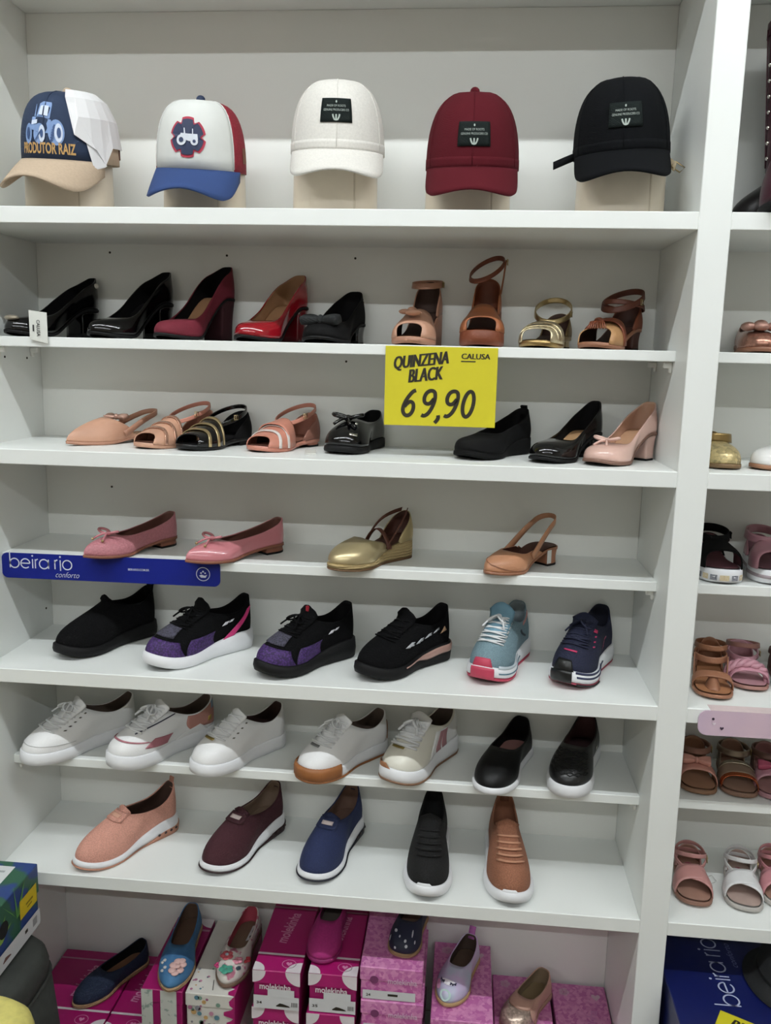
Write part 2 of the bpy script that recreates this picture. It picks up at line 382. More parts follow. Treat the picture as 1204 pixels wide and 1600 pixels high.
    def cupsole(s, mat, lip=.004, flare=.004, name='sole', tread=None, gap=0.):
        z0 = lambda q: s.zg(q)+gap; z1 = lambda q: s.zf(q)+lip
        o = s.sole(mat, [(-.006, z0), (flare*.6, lambda q: z0(q)+.0025), (flare, lambda q: z0(q)*.55+z1(q)*.45), (flare*.6, lambda q: z1(q)-.002), (-.001, z1), (-.006, lambda q: z1(q)-.003)], name)
        if tread: s.sole(tread, [(-.008, lambda q: s.zg(q)), (flare*.5, lambda q: s.zg(q)+.0008), (flare*.8, lambda q: s.zg(q)+gap+.0005), (-.003, lambda q: s.zg(q)+gap+.0008)], 'outsole')
        return o
    def strip(s, name, t0, t1, z0, z1, off, mat, n=24, t=.002):
        """band of rubber along the side of the sole between two heights"""
        th = np.radians(np.linspace(t0, t1, n)); G = np.zeros((n, 4, 3))
        for j, k in enumerate((0, .25, .75, 1)):
            P, q = s.out(th, off if 0 < k < 1 else off-.0012); G[:, j, :2] = P; G[:, j, 2] = z0(q)*(1-k)+z1(q)*k
        return mk_shell(name, G, t, mat, s.e, False, None, (0, 0, .01))
    def heelloop(s, name, q0, y0, z0, z1, wd, mat, R=.024, qh=.03, t=.002, n=31):
        """sling strap: runs from both sides of the vamp round the back of the heel"""
        x0 = (q0-.5)*s.L; xh = (qh-.5)*s.L; k = np.linspace(-1, 1, n); a = np.abs(k); sg = np.sign(k)
        m = np.clip((1-a)/.62, 0, 1); c = np.clip((a)/.38, 0, 1)
        x = np.where(a > .38, x0+(xh+R-x0)*m, xh+R-R*np.cos(c*pi/2)); y = np.where(a > .38, y0+(R-y0)*m, R*np.sin(c*pi/2))*sg
        z = z0+(z1-z0)*np.sin((1-a)*pi/2)**1.1; P = np.stack([x, y, z], 1); T = np.gradient(P, axis=0); T /= np.linalg.norm(T, axis=1, keepdims=True)
        up = np.array([0, 0, 1.])[None]-T*T[:, 2:3]; up /= np.linalg.norm(up, axis=1, keepdims=True); w_ = (wd[0]*a+wd[1]*(1-a))[:, None]*up
        G = np.stack([P-w_/2, P, P+w_/2], 1); return mk_shell(name, G, t, mat, s.e, False, None, ((.2-.5)*s.L, 0, z0))
    def thinsole(s, mat, t=.005, out=.0003, name='sole'):
        f = s.zf; return s.sole(mat, [(-.004, lambda q: f(q)-t), (out, lambda q: f(q)-t*.8), (out, lambda q: f(q)+.0008), (-.002, lambda q: f(q)+.0012)], name)
    def insole(s, mat, up=.0025, off=-.003, name='insole', nu=64):
        th = (np.arange(nu)+.5)*2*pi/nu; R = []; 
        V = s.loop(off, lambda q: s.zf(q)+up, nu); F = [(j, j+1, nu-2-j, nu-1-j) for j in range(nu//2-1)]
        return mk(name, V, [f[::-1] for f in F], mat, s.e)
    def heel(s, mat, s1=.25, kb=.85, shift=.0, pinch=.06, name='heel', tip=None, top=.004):
        q = np.linspace(0, s1, 12); qq = .5*s1*(1-np.cos(np.linspace(0, pi, 12)))
        up = np.stack([(qq-.5)*s.L, s.w(qq)-.001], 1); dn = up[::-1]*np.array([1, -1]); m = np.stack([np.full(5, (s1-.5)*s.L), np.linspace(1, -1, 7)[1:-1]*s.w(s1)], 1)
        ring = np.concatenate([up[1:], m, dn[:-1]]); qs = ring[:, 0]/s.L+.5; cx = (s1*.5-.5)*s.L
        R = []; tipz = .004 if tip else 0
        for t in np.linspace(0, 1, 7):
            k = 1+(kb-1)*t-pinch*math.sin(pi*t); X = np.stack([cx+(ring[:, 0]-cx)*k+shift*t, ring[:, 1]*k], 1)
            zt = s.zf(qs)-top; R.append(np.concatenate([X, (zt*(1-t)+tipz*t)[:, None]], 1))
        o = MB().loft(R).build(name, mat, s.e)
        if tip: r2 = R[-1].copy(); r2[:, 2] = 0; r3 = R[-1].copy(); r3[:, 2] += .0002; MB().loft([r3, r2]).build('heel_tip', tip, s.e)
        return o
    def band(s, name, L0, L1, R0, R1, h0, h1, mat, t=.002, sq=.75, out=.0015, cv=0., zb=-.001, nu=18, nv=7, cv1=None, dip=0.):
        """strap or vamp arching over the foot: stations L0..L1 on the left edge, R0..R1 on the right"""
        a = np.linspace(0, pi, nu)[:, None]; v = np.linspace(0, 1, nv)[None]; k = (1-np.cos(a))/2
        q = (L0+(L1-L0)*v)*(1-k)+(R0+(R1-R0)*v)*k; cvv = cv*(1-v)+(cv if cv1 is None else cv1)*v
        q = np.clip(q+cvv*np.sin(a)**1.5, .01, .995)
        y = s.c(q)+(np.maximum(s.w(q), .006)+out)*np.sign(np.cos(a))*np.abs(np.cos(a))**.8
        z = s.zf(q)+zb+(h0+(h1-h0)*v)*np.sin(a)**sq*(1-dip*np.sin(pi*v))
        P = np.stack([(q-.5)*s.L, y, z], 2); return mk_shell(name, P, t, mat, s.e, False, None, (P[..., 0].mean(), 0, s.zf(.5)-.05))
    def counter(s, name, a, h, mat, lining=None, lean=.004, t=.002, pw=.8, out=.0005):
        th = np.radians(np.linspace(180-a, 180+a, 27)); v = np.linspace(0, 1, 7)
        P, q = s.out(th, out); hh = h*np.clip(np.cos((th-pi)/math.radians(a)*pi/2), .0, 1)**pw+.003
        G = np.zeros((27, 7, 3)); cx = (.12-.5)*s.L
        for j, vv in enumerate(v):
            k = 1-.14*vv*vv; G[:, j, 0] = P[:, 0]+lean*vv+.004*math.sin(pi*vv)*-1*(np.cos(th) < -.7); G[:, j, 1] = P[:, 1]*k; G[:, j, 2] = s.zf(q)-.001+hh*vv
        return mk_shell(name, G, t, [mat, lining or mat], s.e, False, None, ((.2-.5)*s.L, 0, s.zf(.1)))
    def ring(s, name, q, z, rx, ry, tilt, w, mat, t=.002, a0=0, a1=360, lean=.12, dy=0., n=30, roll=0.):
        """ankle strap: a tilted loop of ribbon"""
        cl = a1-a0 >= 360; a = np.radians(np.linspace(a0, a1, n, endpoint=not cl)); ca, sa = np.cos(a), np.sin(a)
        x = (q-.5)*s.L+rx*ca; y = dy+ry*sa; zz = z+tilt*ca+roll*sa
        P = np.stack([x, y, zz], 1); nn = np.stack([ca*ry, sa*rx, 0*ca], 1); nn /= np.linalg.norm(nn, axis=1, keepdims=True)
        wv = np.array([0, 0, w])[None]+nn*w*-lean; G = np.stack([P-wv/2, P-wv/4, P, P+wv/4, P+wv/2], 1)
        return mk_shell(name, G, t, mat, s.e, cl, None, ((q-.5)*s.L, dy, z))
    def buckle(s, p, sz, mat, ang=90, name='buckle', tilt=0):
        c = math.cos(math.radians(ang)); d = math.sin(math.radians(ang)); mb = MB()
        L = [(u*sz*c, u*sz*d, v*sz*.8) for u, v in ((-.5, -.5), (.5, -.5), (.5, .5), (-.5, .5))]
        mb.tube(np.array(L)+np.array(p), sz*.09, 5, True); mb.tube(np.array([(0, 0, -.4*sz), (0, 0, 0), (0, 0, .4*sz)])+np.array(p), sz*.07, 5); return mb.build(name, mat, s.e)
    def laces(s, mat, n=5, v0=.55, v1=.93, ph=34, r=.0023, off=.003, bow=True, cross=True, name='laces', ph1=None):
        mb = MB(); ph1 = ph1 or ph
        for i in range(n):
            va = v0+(v1-v0)*i/(n-1); pp = ph+(ph1-ph)*i/(n-1)
            for sg in ((1, -1) if cross else (1,)):
                k = np.linspace(-1, 1, 9); vv = va+(sg*k*(v1-v0)/(n-1)*.32 if cross else 0*k); th = np.radians(k*pp)
                P = s.surf(th, np.clip(vv, 0, 1)); P[:, 2] += off*(1-.55*k**4)+(.0008 if sg > 0 else 0); mb.tube(P, r, 6, False, .7)
        if bow:
            c = s.surf(np.array(0.), np.array(v1))+np.array([.004, 0, .008])
            for sg in (-1, 1):
                a = np.linspace(0, 2*pi, 15); lp = np.stack([.006+.010*np.sin(a)+.008*(1-np.cos(a))/2, sg*(.018*(1-np.cos(a))/2), .003-.012*(1-np.cos(a))/2+.003*np.sin(a)], 1)
                mb.tube(c+lp, r*.85, 5); k = np.linspace(0, 1, 7)
                mb.tube(c+np.stack([.03*k, sg*.022*k**.8, .002-.018*k**1.5], 1), r*.8, 5)
            mb.ell(c, (.005, .006, .004))
        return mb.build(name, mat, s.e)
    def tongue(s, mat, h=.026, wd=.026, back=.4, t=.004, v0=.7, name='tongue', curl=0.):
        a = s.surf(np.array(0.), np.array(v0)); b = s.surf(np.array(0.), np.array(1.)); d = (b-a)/np.linalg.norm(b-a); G = np.zeros((9, 8, 3))
        for j, k in enumerate(np.linspace(0, 1, 8)):
            c = a+(b-a)*min(k*1.6, 1)+np.array([0, 0, .002]); e = max(0, (k-.6)/.4)
            c = c+e*h*np.array([-back+curl*e, 0, 1])
            for i, y in enumerate(np.linspace(-1, 1, 9)):
                ww = wd*(1+.15*e)*(1 if e < .7 else math.sqrt(max(0, 1-((e-.7)/.42)**2))); G[i, j] = c+np.array([-.006*y*y, y*ww, -.006*y*y-.004*e*y*y])
        return mk_shell(name, G, t, mat, s.e, False, None, (a+b)/2+np.array([-.02, 0, -.03]))
    def cordbow(s, mat, p, sz=.02, r=.0013, name='bow', charm=None, tilt=.3):
        mb = MB(); p = np.array(p)
        for sg in (-1, 1):
            a = np.linspace(0, 2*pi, 17); lp = np.stack([sz*.32*np.sin(a), sg*sz*(1-np.cos(a))/2, sz*.25*(1-np.cos(a))/2+.001], 1)
            mb.tube(p+lp, r*1.35, 6, True); k = np.linspace(0, 1, 6); mb.tube(p+np.stack([sz*.9*k, sg*sz*.55*k, .002-sz*.35*k*k], 1), r, 6)
        mb.ell(p+np.array([0, 0, .0015]), (r*2.6, r*3, r*2.2)); o = mb.build(name, mat, s.e)
        if charm:
            for sg in (-1, 1): MB().ell(p+np.array([sz*.95, sg*sz*.58, -sz*.3]), (.0028, .0028, .0028)).build('charm', charm, s.e)
        return o
    def softbow(s, mat, p, sz=.03, name='bow', yaw=0., hgt=.4):
        mb = MB(); p = np.array(p); R = R3('Z', yaw)
        for sg in (-1, 1):
            rings = []
            for k in np.linspace(0, 1, 8):
                a = np.arange(12)*2*pi/12; rr = (.22+.78*math.sin(k*pi*.62)**.8)*sz*.5; th = .35+.4*k
                ring = np.stack([rr*np.cos(a)*.75*th*1.6, np.full(12, sg*k*sz), hgt*rr*np.sin(a)*(1.1-.2*k)*1.6+.002*np.cos(3*a)], 1); rings.append((ring@R.T)+p)
            mb.loft(rings)
        mb.ell(p, (sz*.22, sz*.17, sz*.26)); return mb.build(name, mat, s.e)
    def gem(s, p, r, mat, name='ornament'): return MB().ell(p, r if isinstance(r, tuple) else (r, r, r), None, 14, 9).build(name, mat, s.e)
# ---------------------------------------------------------------- shoe materials
PAT = M('#060607', .12, coat=.35, spec=.35); BLK = M('#0B0B0C', .8, kind='suede', amt=.3, spec=.2); BLKL = M('#0B0B0C', .45, kind='leather', spec=.3); BLKK = M('#0C0C0E', .9, kind='knit', amt=.5, spec=.15)
BSOLE = M('#0D0D0E', .65, spec=.25); WSOLE = M('#ECEDF0', .45, amt=.03); TANIN = M('#A87F5C', .6, amt=.1); DKIN = M('#4A332A', .7); BLKIN = M('#0C0B0D', .85, spec=.2)
GOLD = M('#CDB88A', .28, .9); GOLDP = M('#DDCFAC', .35, .75, kind='glitter', scale=260, amt=.3); CHROME = M('#D9D6CE', .2, 1); PEARL = M('#E9E4D8', .2, coat=.5)
NUDE = M('#C99A80', .45, kind='leather'); NUDED = M('#B5856D', .45, kind='leather'); ROSE = M('#CB9182', .35, kind='leather', coat=.2); SALM = M('#C98672', .4, kind='leather'); TAN = M('#9C6B50', .5, kind='leather'); BRN = M('#7A3F26', .5, kind='leather')
CARAM = M('#A2613C', .45, kind='leather'); DBRN = M('#4B2A20', .6); PINK = M('#C77F86', .35, kind='leather', coat=.25); PINKI = M('#6E463C', .6); BLUSH = M('#D9B3A6', .25, coat=.5, amt=.05)
WHL = M('#EFEFEF', .4, kind='leather', amt=.03); WHLC = M('#DEDCD2', .5, kind='leather', amt=.04); LACEW = M('#E6E7E8', .8, amt=.05); GUM = M('#A0683C', .5, kind='rope', scale=0.1); CREAM = M('#E6E3D6', .4, coat=.15, amt=.05)
SH2, SH3, SH4, SH5, SH6, SH7 = SZ[2], SZ[3], SZ[4], SZ[5], SZ[6], SZ[7]

G2 = 'heeled shoes on the second shelf'
def pump(name, label, toe, ang, z, L, hh, up, lin_, ins, sole, heelm, group, heel=dict(), shape=None, st=.74, rb=.056, rs=.027, rt=.026, toeh=.022, pl=.006, **kw):
    a = dict(tn=2.0, tm=1.7, ts=.62, bw=.040, hw=.027, ww=.026, spring=.006); a.update(kw)
    s = Shoe(name, label, toe, ang, z, L, hh=hh, pl=pl, group=group, **a)
    sp = dict(st=st, rb=rb, rs=rs, rt=rt, toeh=toeh, qm=.5, wt=.9, pf=.7, vx=.5, vdrop=.004, bulge=.002); sp.update(shape or {})
    if group == G2: s.bw, s.hw, s.ww = .045, .031, .032; sp.update(st=.70, rt=.034, rs=.036, rb=.064, toeh=.027, wt=.93, vdrop=.006, pf=.6)
    s.setup(**sp); s.upper(up, lin_); s.thinsole(sole, min(.005, pl)); s.insole(ins)
    s.heel(heelm, **{**dict(s1=.24, kb=.8, tip=BSOLE), **heel}); return s
G2 = 'heeled shoes on the second shelf'; G3 = 'flats and low heels on the third shelf'; G4 = 'flats on the fourth shelf'; G5 = 'trainers on the fifth shelf'; G6 = 'white and black shoes on the sixth shelf'; G7 = 'knit shoes on the seventh shelf'
# ================= second shelf: heels
s = pump('pump', 'black patent pump with silver toe ornament, pearl on the heel and hanging paper tag', (.026, .085), -119, SH2, .205, .052, PAT, BLKIN, BLKIN, BSOLE, PAT, G2, dict(s1=.26, kb=.9), tn=2, tm=1.8)
p = s.surf(np.array(.0), np.array(.42)); s.gem(p+np.array([0, 0, .002]), (.011, .018, .005), M('#B9AE9C', .35, .6, kind='glitter', scale=180), 'toe_ornament')
p = s.surf(np.radians(150), np.array(.8)); s.gem(p+np.array([0, .001, 0]), .0052, PEARL, 'pearl')
pumpA = s
s = pump('pump', 'plain black patent pump with high block heel beside the burgundy suede pump', (.188, .085), -117, SH2, .203, .066, PAT, BLK, BLKIN, BSOLE, PAT, G2, dict(s1=.25, kb=.85))
s = pump('pump', 'burgundy suede pump with black lining and tall block heel', (.316, .085), -116, SH2, .203, .078, M('#6B1428', .8, kind='suede'), BLKIN, TANIN, BSOLE, M('#3A0E18', .8, kind='suede'), G2, dict(s1=.25, kb=.82))
s = pump('pump', 'glossy red patent pump with tan lining', (.469, .085), -115, SH2, .200, .064, M('#96121F', .12, coat=.7), TANIN, TANIN, BSOLE, M('#6E0E1A', .12, coat=.6), G2, dict(s1=.24, kb=.8))
s = pump('pump', 'black shoe with a wide fabric bow on the toe and low block heel', (.607, .086), -108, SH2, .185, .034, BLK, BLKIN, TANIN, BSOLE, PAT, G2, dict(s1=.26, kb=.92), tn=2.4, tm=2.2, ts=.66)
p = s.surf(np.array(0.), np.array(.72)); s.softbow(M('#1B1E1F', .8, kind='weave', amt=.4), p+np.array([.006, 0, .006]), .036, hgt=.36)
p = s.surf(np.radians(150), np.array(.75)); s.gem(p, (.002, .002, .0045), CHROME, 'stud')
# nude sandal with twisted vamp
def hsandal(label, toe, ang, L, hh, pl, vm, solem, heelm, insm, group=G2, z=None, **kw):
    a = dict(tn=2.6, tm=2.2, ts=.68, bw=.04, hw=.028, ww=.026, spring=.004); a.update(kw)
    s = Shoe('sandal', label, toe, ang, SH2 if z is None else z, L, hh=hh, pl=pl, group=group, **a)
    return s
s = hsandal('nude leather sandal with knotted vamp, open toe and ankle strap', (.775, .088), -102, .185, .05, .012, NUDE, NUDED, NUDED, DKIN)
s.cupsole(NUDED, .0, .001); s.insole(DKIN); s.band('vamp', .965, .54, .965, .54, .028, .052, [NUDE, DKIN], cv=-.06, cv1=.02, sq=.85)
mb = MB(); p = np.array([(.74-.5)*s.L, 0, s.zf(.7)+.052]); mb.ell(p, (.019, .008, .006)); mb.ell(p+np.array([.01, .005, -.005]), (.012, .016, .006), R3('Z', .6)); mb.ell(p+np.array([.002, -.012, -.003]), (.013, .014, .005), R3('Z', -.6)); mb.build('knot', NUDE, s.e)
s.counter('heel_counter', 62, .062, NUDED, DKIN); s.ring('ankle_strap', .17, s.zf(.1)+.056, .036, .03, -.006, .011, NUDED); s.buckle((-.062, .031, s.zf(.1)+.056), .012, GOLD, 0)
# brown platform sandal
s = hsandal('brown leather platform sandal with tall looped ankle strap', (.904, .088), -97, .175, .045, .026, CARAM, BRN, BRN, DBRN)
s.cupsole(BRN, .0, .001); s.insole(DBRN); s.band('vamp', .95, .52, .95, .52, .028, .046, [CARAM, DBRN], cv=-.08, cv1=.0, sq=.85)
s.counter('heel_counter', 66, .06, CARAM, BRN, lean=.0); s.ring('ankle_strap', .26, s.zf(.1)+.075, .045, .033, -.022, .009, BRN, roll=.012)
mb = MB(); mb.ribbon([(-.052, .028, s.zf(.1)+.03), (-.05, .032, s.zf(.1)+.06), (-.045, .036, s.zf(.1)+.092)], (.014, 0, 0), .002); mb.build('strap_tab', CARAM, s.e); s.buckle((-.042, .038, s.zf(.1)+.088), .012, GOLD, 0)
# gold sandal
s = hsandal('pale gold sandal with pleated metallic toe band and round ankle strap', (1.0, .09), -112, .18, .016, .009, GOLD, GOLD, GOLD, TANIN)
s.thinsole(M('#A98E5E', .3, .8), .009); s.insole(DKIN); s.heel(GOLD, tip=BSOLE, s1=.26, kb=.95)
for i, (a, b) in enumerate([(.95, .86), (.87, .78), (.79, .69)]): s.band('toe_band', a, b, a, b, .026+.006*i, .030+.006*i, [GOLDP, DKIN], cv=-.05+.01*i, sq=.7)
s.counter('heel_counter', 60, .042, M('#8E7650', .4, .6), DKIN); s.ring('ankle_strap', .30, s.zf(.1)+.046, .047, .034, -.022, .010, GOLD, roll=-.006); s.buckle((-.036, .0345, s.zf(.1)+.040), .012, GOLD, 0)
# tan and brown sandal with tassel
s = hsandal('tan and brown sandal with tassel vamp and dark block heel', (1.098, .092), -124, .185, .034, .008, TAN, TAN, BRN, DBRN)
s.thinsole(TAN, .008); s.insole(DBRN); s.heel(M('#4A2418', .5), tip=BSOLE, s1=.25, kb=.9)
s.band('vamp', .93, .5, .93, .5, .032, .046, [M('#B98C5F', .5, kind='leather'), DBRN], cv=-.1, cv1=.04); s.band('vamp_strap', .72, .6, .72, .6, .046, .049, BRN, out=.003, cv=-.02)
mb = MB(); p = np.array([(.78-.5)*s.L, 0, s.zf(.7)+.044])
for i in range(9): a = (i-4)*.16; mb.tube([p, p+np.array([.018*math.cos(a), .022*math.sin(a)+.004, -.004]), p+np.array([.03*math.cos(a), .03*math.sin(a)+.008, -.016])], .0014, 4)
mb.ell(p, (.005, .009, .005)); mb.build('tassel', BRN, s.e)
s.counter('heel_counter', 62, .048, BRN, DBRN); s.ring('ankle_strap', .26, s.zf(.1)+.05, .05, .036, -.020, .011, M('#5E2F1E', .5, kind='leather'), roll=.0)
s.ring('ankle_strap', .24, s.zf(.1)+.040, .05, .036, .006, .009, M('#5E2F1E', .5, kind='leather')); s.buckle((-.046, .0365, s.zf(.1)+.046), .012, GOLD, 0)
# ================= third shelf
def slingback(label, toe, ang, L, z, up, lin_, hh=.01, **kw):
    s = Shoe('slingback', label, toe, ang, z, L, hh=hh, pl=.005, group=kw.pop('group', G3), **{**dict(tn=1.5, tm=1.25, ts=.56, bw=.04, hw=.028, ww=.026, spring=.004), **kw}); return s
s = slingback('nude pointed slingback flat with small bow at the strap', (.139, .075), -124, .212, SH3, NUDE, TANIN, tn=1.35, tm=1.15, ts=.5)
s.setup(st=.60, sb=.22, rb=.004, rs=.006, rt=.046, qm=.36, wt=.95, pf=.9, pb=.5, toeh=.016, vdrop=.008, e2=.6); s.vamp(112, NUDE, TANIN)
s.thinsole(NUDED, .005); s.insole(TANIN); s.heel(NUDED, tip=BSOLE, s1=.24, kb=.95)
s.heelloop('heel_strap', .48, .035, .020, .060, (.012, .009), NUDED); s.softbow(M('#C9A08E', .35, .3), (-.016, -.012, .05), .024, 'bow', .3, .3); s.gem((-.004, -.016, .045), .003, CHROME, 'charm')
# strappy flat sandals
def strappy(label, toe, ang, z, L, base, strap, trim, ins, cnt, group=G3, hh=.008, closed=True, ringm=None, rz=.05, n=3):
    s = Shoe('sandal', label, toe, ang, z, L, hh=hh, pl=.008, group=group, tn=2.3, tm=2, ts=.66, bw=.041, hw=.029, ww=.027, spring=.004)
    s.thinsole(base, .008); s.insole(ins); s.heel(base, tip=BSOLE, s1=.25, kb=.96)
    q = .94
    for i in range(n):
        s.band('toe_strap', q, q-.10, q-.02, q-.14, .022+.009*i, .029+.009*i, [strap, ins], cv=-.06+.012*i, sq=.85)
        s.band('trim_strap', q-.095, q-.125, q-.13, q-.165, .031+.009*i, .033+.009*i, trim, cv=-.05+.012*i, sq=.85, out=.003); q -= .115
    for a in (1,): s.counter('heel_counter', 70, .048, cnt, ins)
    s.ring('ankle_strap', .30, s.zf(.1)+rz-.004, .05, .034, -.017, .008, ringm or strap); s.buckle((-.025, .0345, s.zf(.1)+rz-.005), .011, GOLD, 0)
    return s
RG = M('#C99C86', .25, .7)
s = strappy('rose nude sandal with thin metallic strips and open toe', (.282, .066), -116, SH3, .2, NUDE, NUDE, RG, M('#8E5F4C', .6), NUDED, ringm=SALM)
s = strappy('black sandal with gold strips across the toe', (.368, .058), -112, SH3, .2, BLKL, PAT, GOLD, BLKIN, BLK, rz=.046)
s = strappy('salmon sandal with white strips and round ankle strap', (.497, .075), -116, SH3, .195, SALM, SALM, M('#E6DDD8', .3, .1), M('#9A6452', .6), M('#8E5F50', .6), rz=.052, n=2)
s.band('vamp', .70, .52, .68, .46, .044, .05, [SALM, DKIN], cv=.0)
# black loafer with bow
s = Shoe('loafer', 'black patent loafer with low bow and small chrome badge', (.65, .082), -108, SH3, .19, hh=.008, pl=.012, group=G3, tn=2.8, tm=2.4, ts=.68, bw=.04, spring=.005)
s.setup(st=.60, rb=.054, rs=.036, rt=.05, toeh=.028, wt=.84, vdrop=.008); s.upper(PAT, BLKIN); s.cupsole(BSOLE, .001, .0015); s.insole(BLKIN)
p = s.surf(np.array(0.), np.array(.86)); s.cordbow(PAT, p+np.array([.004, 0, .004]), .03, .003); s.gem(p+np.array([.01, .02, -.004]), (.004, .003, .003), CHROME, 'ornament'); s.patch('badge', [(18, .3), (34, .3), (34, .38), (18, .38)], CHROME, nu=5, nv=4)
mb = MB(); mb.box((.09, -.05, .0012), (.06, .02, .0016), R3('Z', .5)); mb.build('paper_tag', M('#DAD8D0', .7), s.e, False)
# black matte wedge
s = Shoe('wedge_shoe', 'matte black low wedge shoe with heel tab, under the yellow price sign', (.882, .066), -125, SH3, .215, hh=.022, pl=.01, group=G3, tn=2.5, tm=2.2, ts=.68, bw=.042, spring=.008)
s.setup(st=.66, rb=.055, rs=.032, rt=.036, toeh=.032, wt=.86); s.upper(BLK, BLKIN); s.cupsole(M('#0A0A0A', .8, spec=.2), .001, .001); s.insole(BLKIN)
p = s.surf(np.array(pi), np.array(1.)); mb = MB(); mb.ribbon([p+np.array([-.001, 0, -.02]), p+np.array([-.003, 0, -.004]), p+np.array([-.001, 0, .006]), p+np.array([.003, 0, .004])], (0, .014, 0), .003); mb.build('heel_tab', BLK, s.e)
s = pump('pump', 'glossy black patent round-toe pump with beige insole on the third shelf', (1.014, .056), -127, SH3, .212, .04, PAT, BLKIN, M('#B58E66', .6), BSOLE, PAT, G3, dict(s1=.26, kb=.9), tn=2.5, tm=2.1, ts=.66, shape=dict(toeh=.03, rt=.034, rb=.06), st=.68)
s = pump('pump', 'blush patent pump with small bow and block heel', (1.108, .045), -130, SH3, .205, .046, BLUSH, M('#C9A189', .6), M('#C09676', .6), M('#7A5A4C', .6), BLUSH, G3, dict(s1=.24, kb=.88), tn=2.6, tm=2.2, ts=.66, shape=dict(toeh=.028, rt=.032, rb=.056), st=.70)
p = s.surf(np.array(0.), np.array(.9)); s.cordbow(BLUSH, p+np.array([.004, 0, .004]), .024, .0022)
# ================= fourth shelf
FL = dict(tn=1.6, tm=1.3, ts=.58, pl=.006, shape=dict(toeh=.024, rt=.034, rs=.03, rb=.05, qm=.5, vdrop=.002, e2=2.5), st=.64)
s = pump('ballet_flat', 'pink textured pointed ballet flat with a bow above the blue sign', (.180, .040), -121, SH4, .222, .012, M('#C07C84', .5, kind='knit', amt=.15, scale=300), PINKI, PINKI, M('#8E5A45', .6), M('#8E5A45', .6), G4, dict(s1=.24, kb=.98), **FL)
p = s.surf(np.array(0.), np.array(.86)); s.cordbow(PINK, p+np.array([.004, 0, .005]), .026, .002, charm=GOLD)
s = pump('ballet_flat', 'glossy pink pointed ballet flat with bow and gold charms', (.377, .042), -131, SH4, .226, .012, M('#C97F86', .22, coat=.4, amt=.05), PINKI, PINKI, M('#8E5A45', .6), M('#8E5A45', .6), G4, dict(s1=.24, kb=.98), **FL)
p = s.surf(np.array(0.), np.array(.86)); s.cordbow(PINK, p+np.array([.004, 0, .005]), .026, .002, charm=GOLD)
# gold espadrille wedge
s = Shoe('espadrille', 'gold espadrille wedge with brown crossed ankle straps', (.650, .047), -128, SH4, .215, hh=.026, pl=.012, group=G4, tn=2.2, tm=1.9, ts=.64, bw=.041, spring=.004)
s.cupsole(M('#B29C6E', .8, kind='rope', scale=60), .001, .001, tread=M('#6E5236', .7), gap=.003); s.insole(DBRN)
s.setup(st=.62, sb=.25, rb=.004, rs=.004, rt=.040, qm=.42, wt=.95, pf=.45, pb=.5, toeh=.026, vdrop=.004, e2=.5); s.vamp(100, M('#C6B68E', .3, .6), DBRN); s.counter('heel_counter', 58, .052, M('#B9A87E', .3, .55), DBRN)
b = s.zf(.1)
mb = MB()
for sg in (-1, 1):
    k = np.linspace(0, 1, 12); X = (.42-.5)*s.L*(1-k)+(.045-.5)*s.L*k; mb.ribbon(np.stack([X, sg*(.030*(1-k)+.008*k+.010*np.sin(pi*k)), s.zf(.42)+.01+(b+.056-s.zf(.42)-.01)*k+.010*np.sin(pi*k)], 1), (-.003, 0, .008), .002, sg)
    mb.ribbon(np.stack([(.40-.5)*s.L+0*k, sg*.034*(1-k), s.zf(.4)+.004+.036*np.sin(pi/2*k)**.8], 1), (.010, 0, 0), .002, sg)
mb.build('straps', M('#5A3020', .55, kind='leather'), s.e)
# tan slingback heel
s = slingback('tan pointed slingback with low block heel and overlapping toe seam', (.934, .071), -133, .2, SH4, NUDE, DBRN, hh=.03, group=G4, tn=1.9, tm=1.6)
s.thinsole(TAN, .005); s.insole(DBRN); s.heel(M('#B3795A', .5), tip=BSOLE, s1=.22, kb=.95)
NL = M('#C08A68', .4, kind='leather'); s.setup(st=.68, sb=.22, rb=.012, rs=.012, rt=.034, qm=.36, wt=.95, pf=.65, pb=.5, toeh=.024, vdrop=.004, e2=.6); s.vamp(112, NL, DBRN); s.patch('toe_seam', [(-50, .45), (70, .02), (74, .03), (-50, .49)], TAN, .0012, 20, 3)
s.heelloop('heel_strap', .50, .034, s.zf(.5)+.016, s.zf(0)+.058, (.014, .009), NL)
mb = MB(); mb.box((-.055, .03, .02), (.012, .0008, .026)); mb.build('paper_sticker', M('#E6E6E2', .7), s.e, False)
# paper tag of the first pump, hanging over the shelf edge
_z = SH2-.0125
V = [(.080, .0775, _z+.0075), (.1145, .0775, _z), (.1135, .0795, _z+.0565), (.079, .0795, _z+.0605), (.0795, .0785, _z+.034), (.114, .0785, _z+.029)]
V = V+[(x, y+.0006, z) for x, y, z in V]
o = mk('price_tag', pumpA.local(V), [(0, 1, 5, 4), (4, 5, 2, 3), (10, 11, 7, 6), (9, 8, 11, 10), (0, 6, 7, 1), (1, 7, 11, 5), (5, 11, 8, 2), (2, 8, 9, 3), (3, 9, 10, 4), (4, 10, 6, 0)], M('#DEDFD8', .6, amt=.04), pumpA.e, False); o['label'] = 'white paper tag with small dark print'
V2, F2 = text2d('CALUSA', 1, .02); V2 = fit2d(V2, .03, .0065)
wp = lambda a: np.stack([.0975+a[:, 1], .0768+.0*a[:, 1], _z+.028-a[:, 0]], 1)
mk('tag_text', pumpA.local(wp(V2)), F2, M('#2A2A2A', .7), o, False)
mb2 = poly2d([(-.006, -.011), (.006, -.011), (.006, -.008), (-.006, -.008)]); mk('tag_rule', pumpA.local(wp(mb2[0])), mb2[1], M('#2A2A2A', .7), o, False)
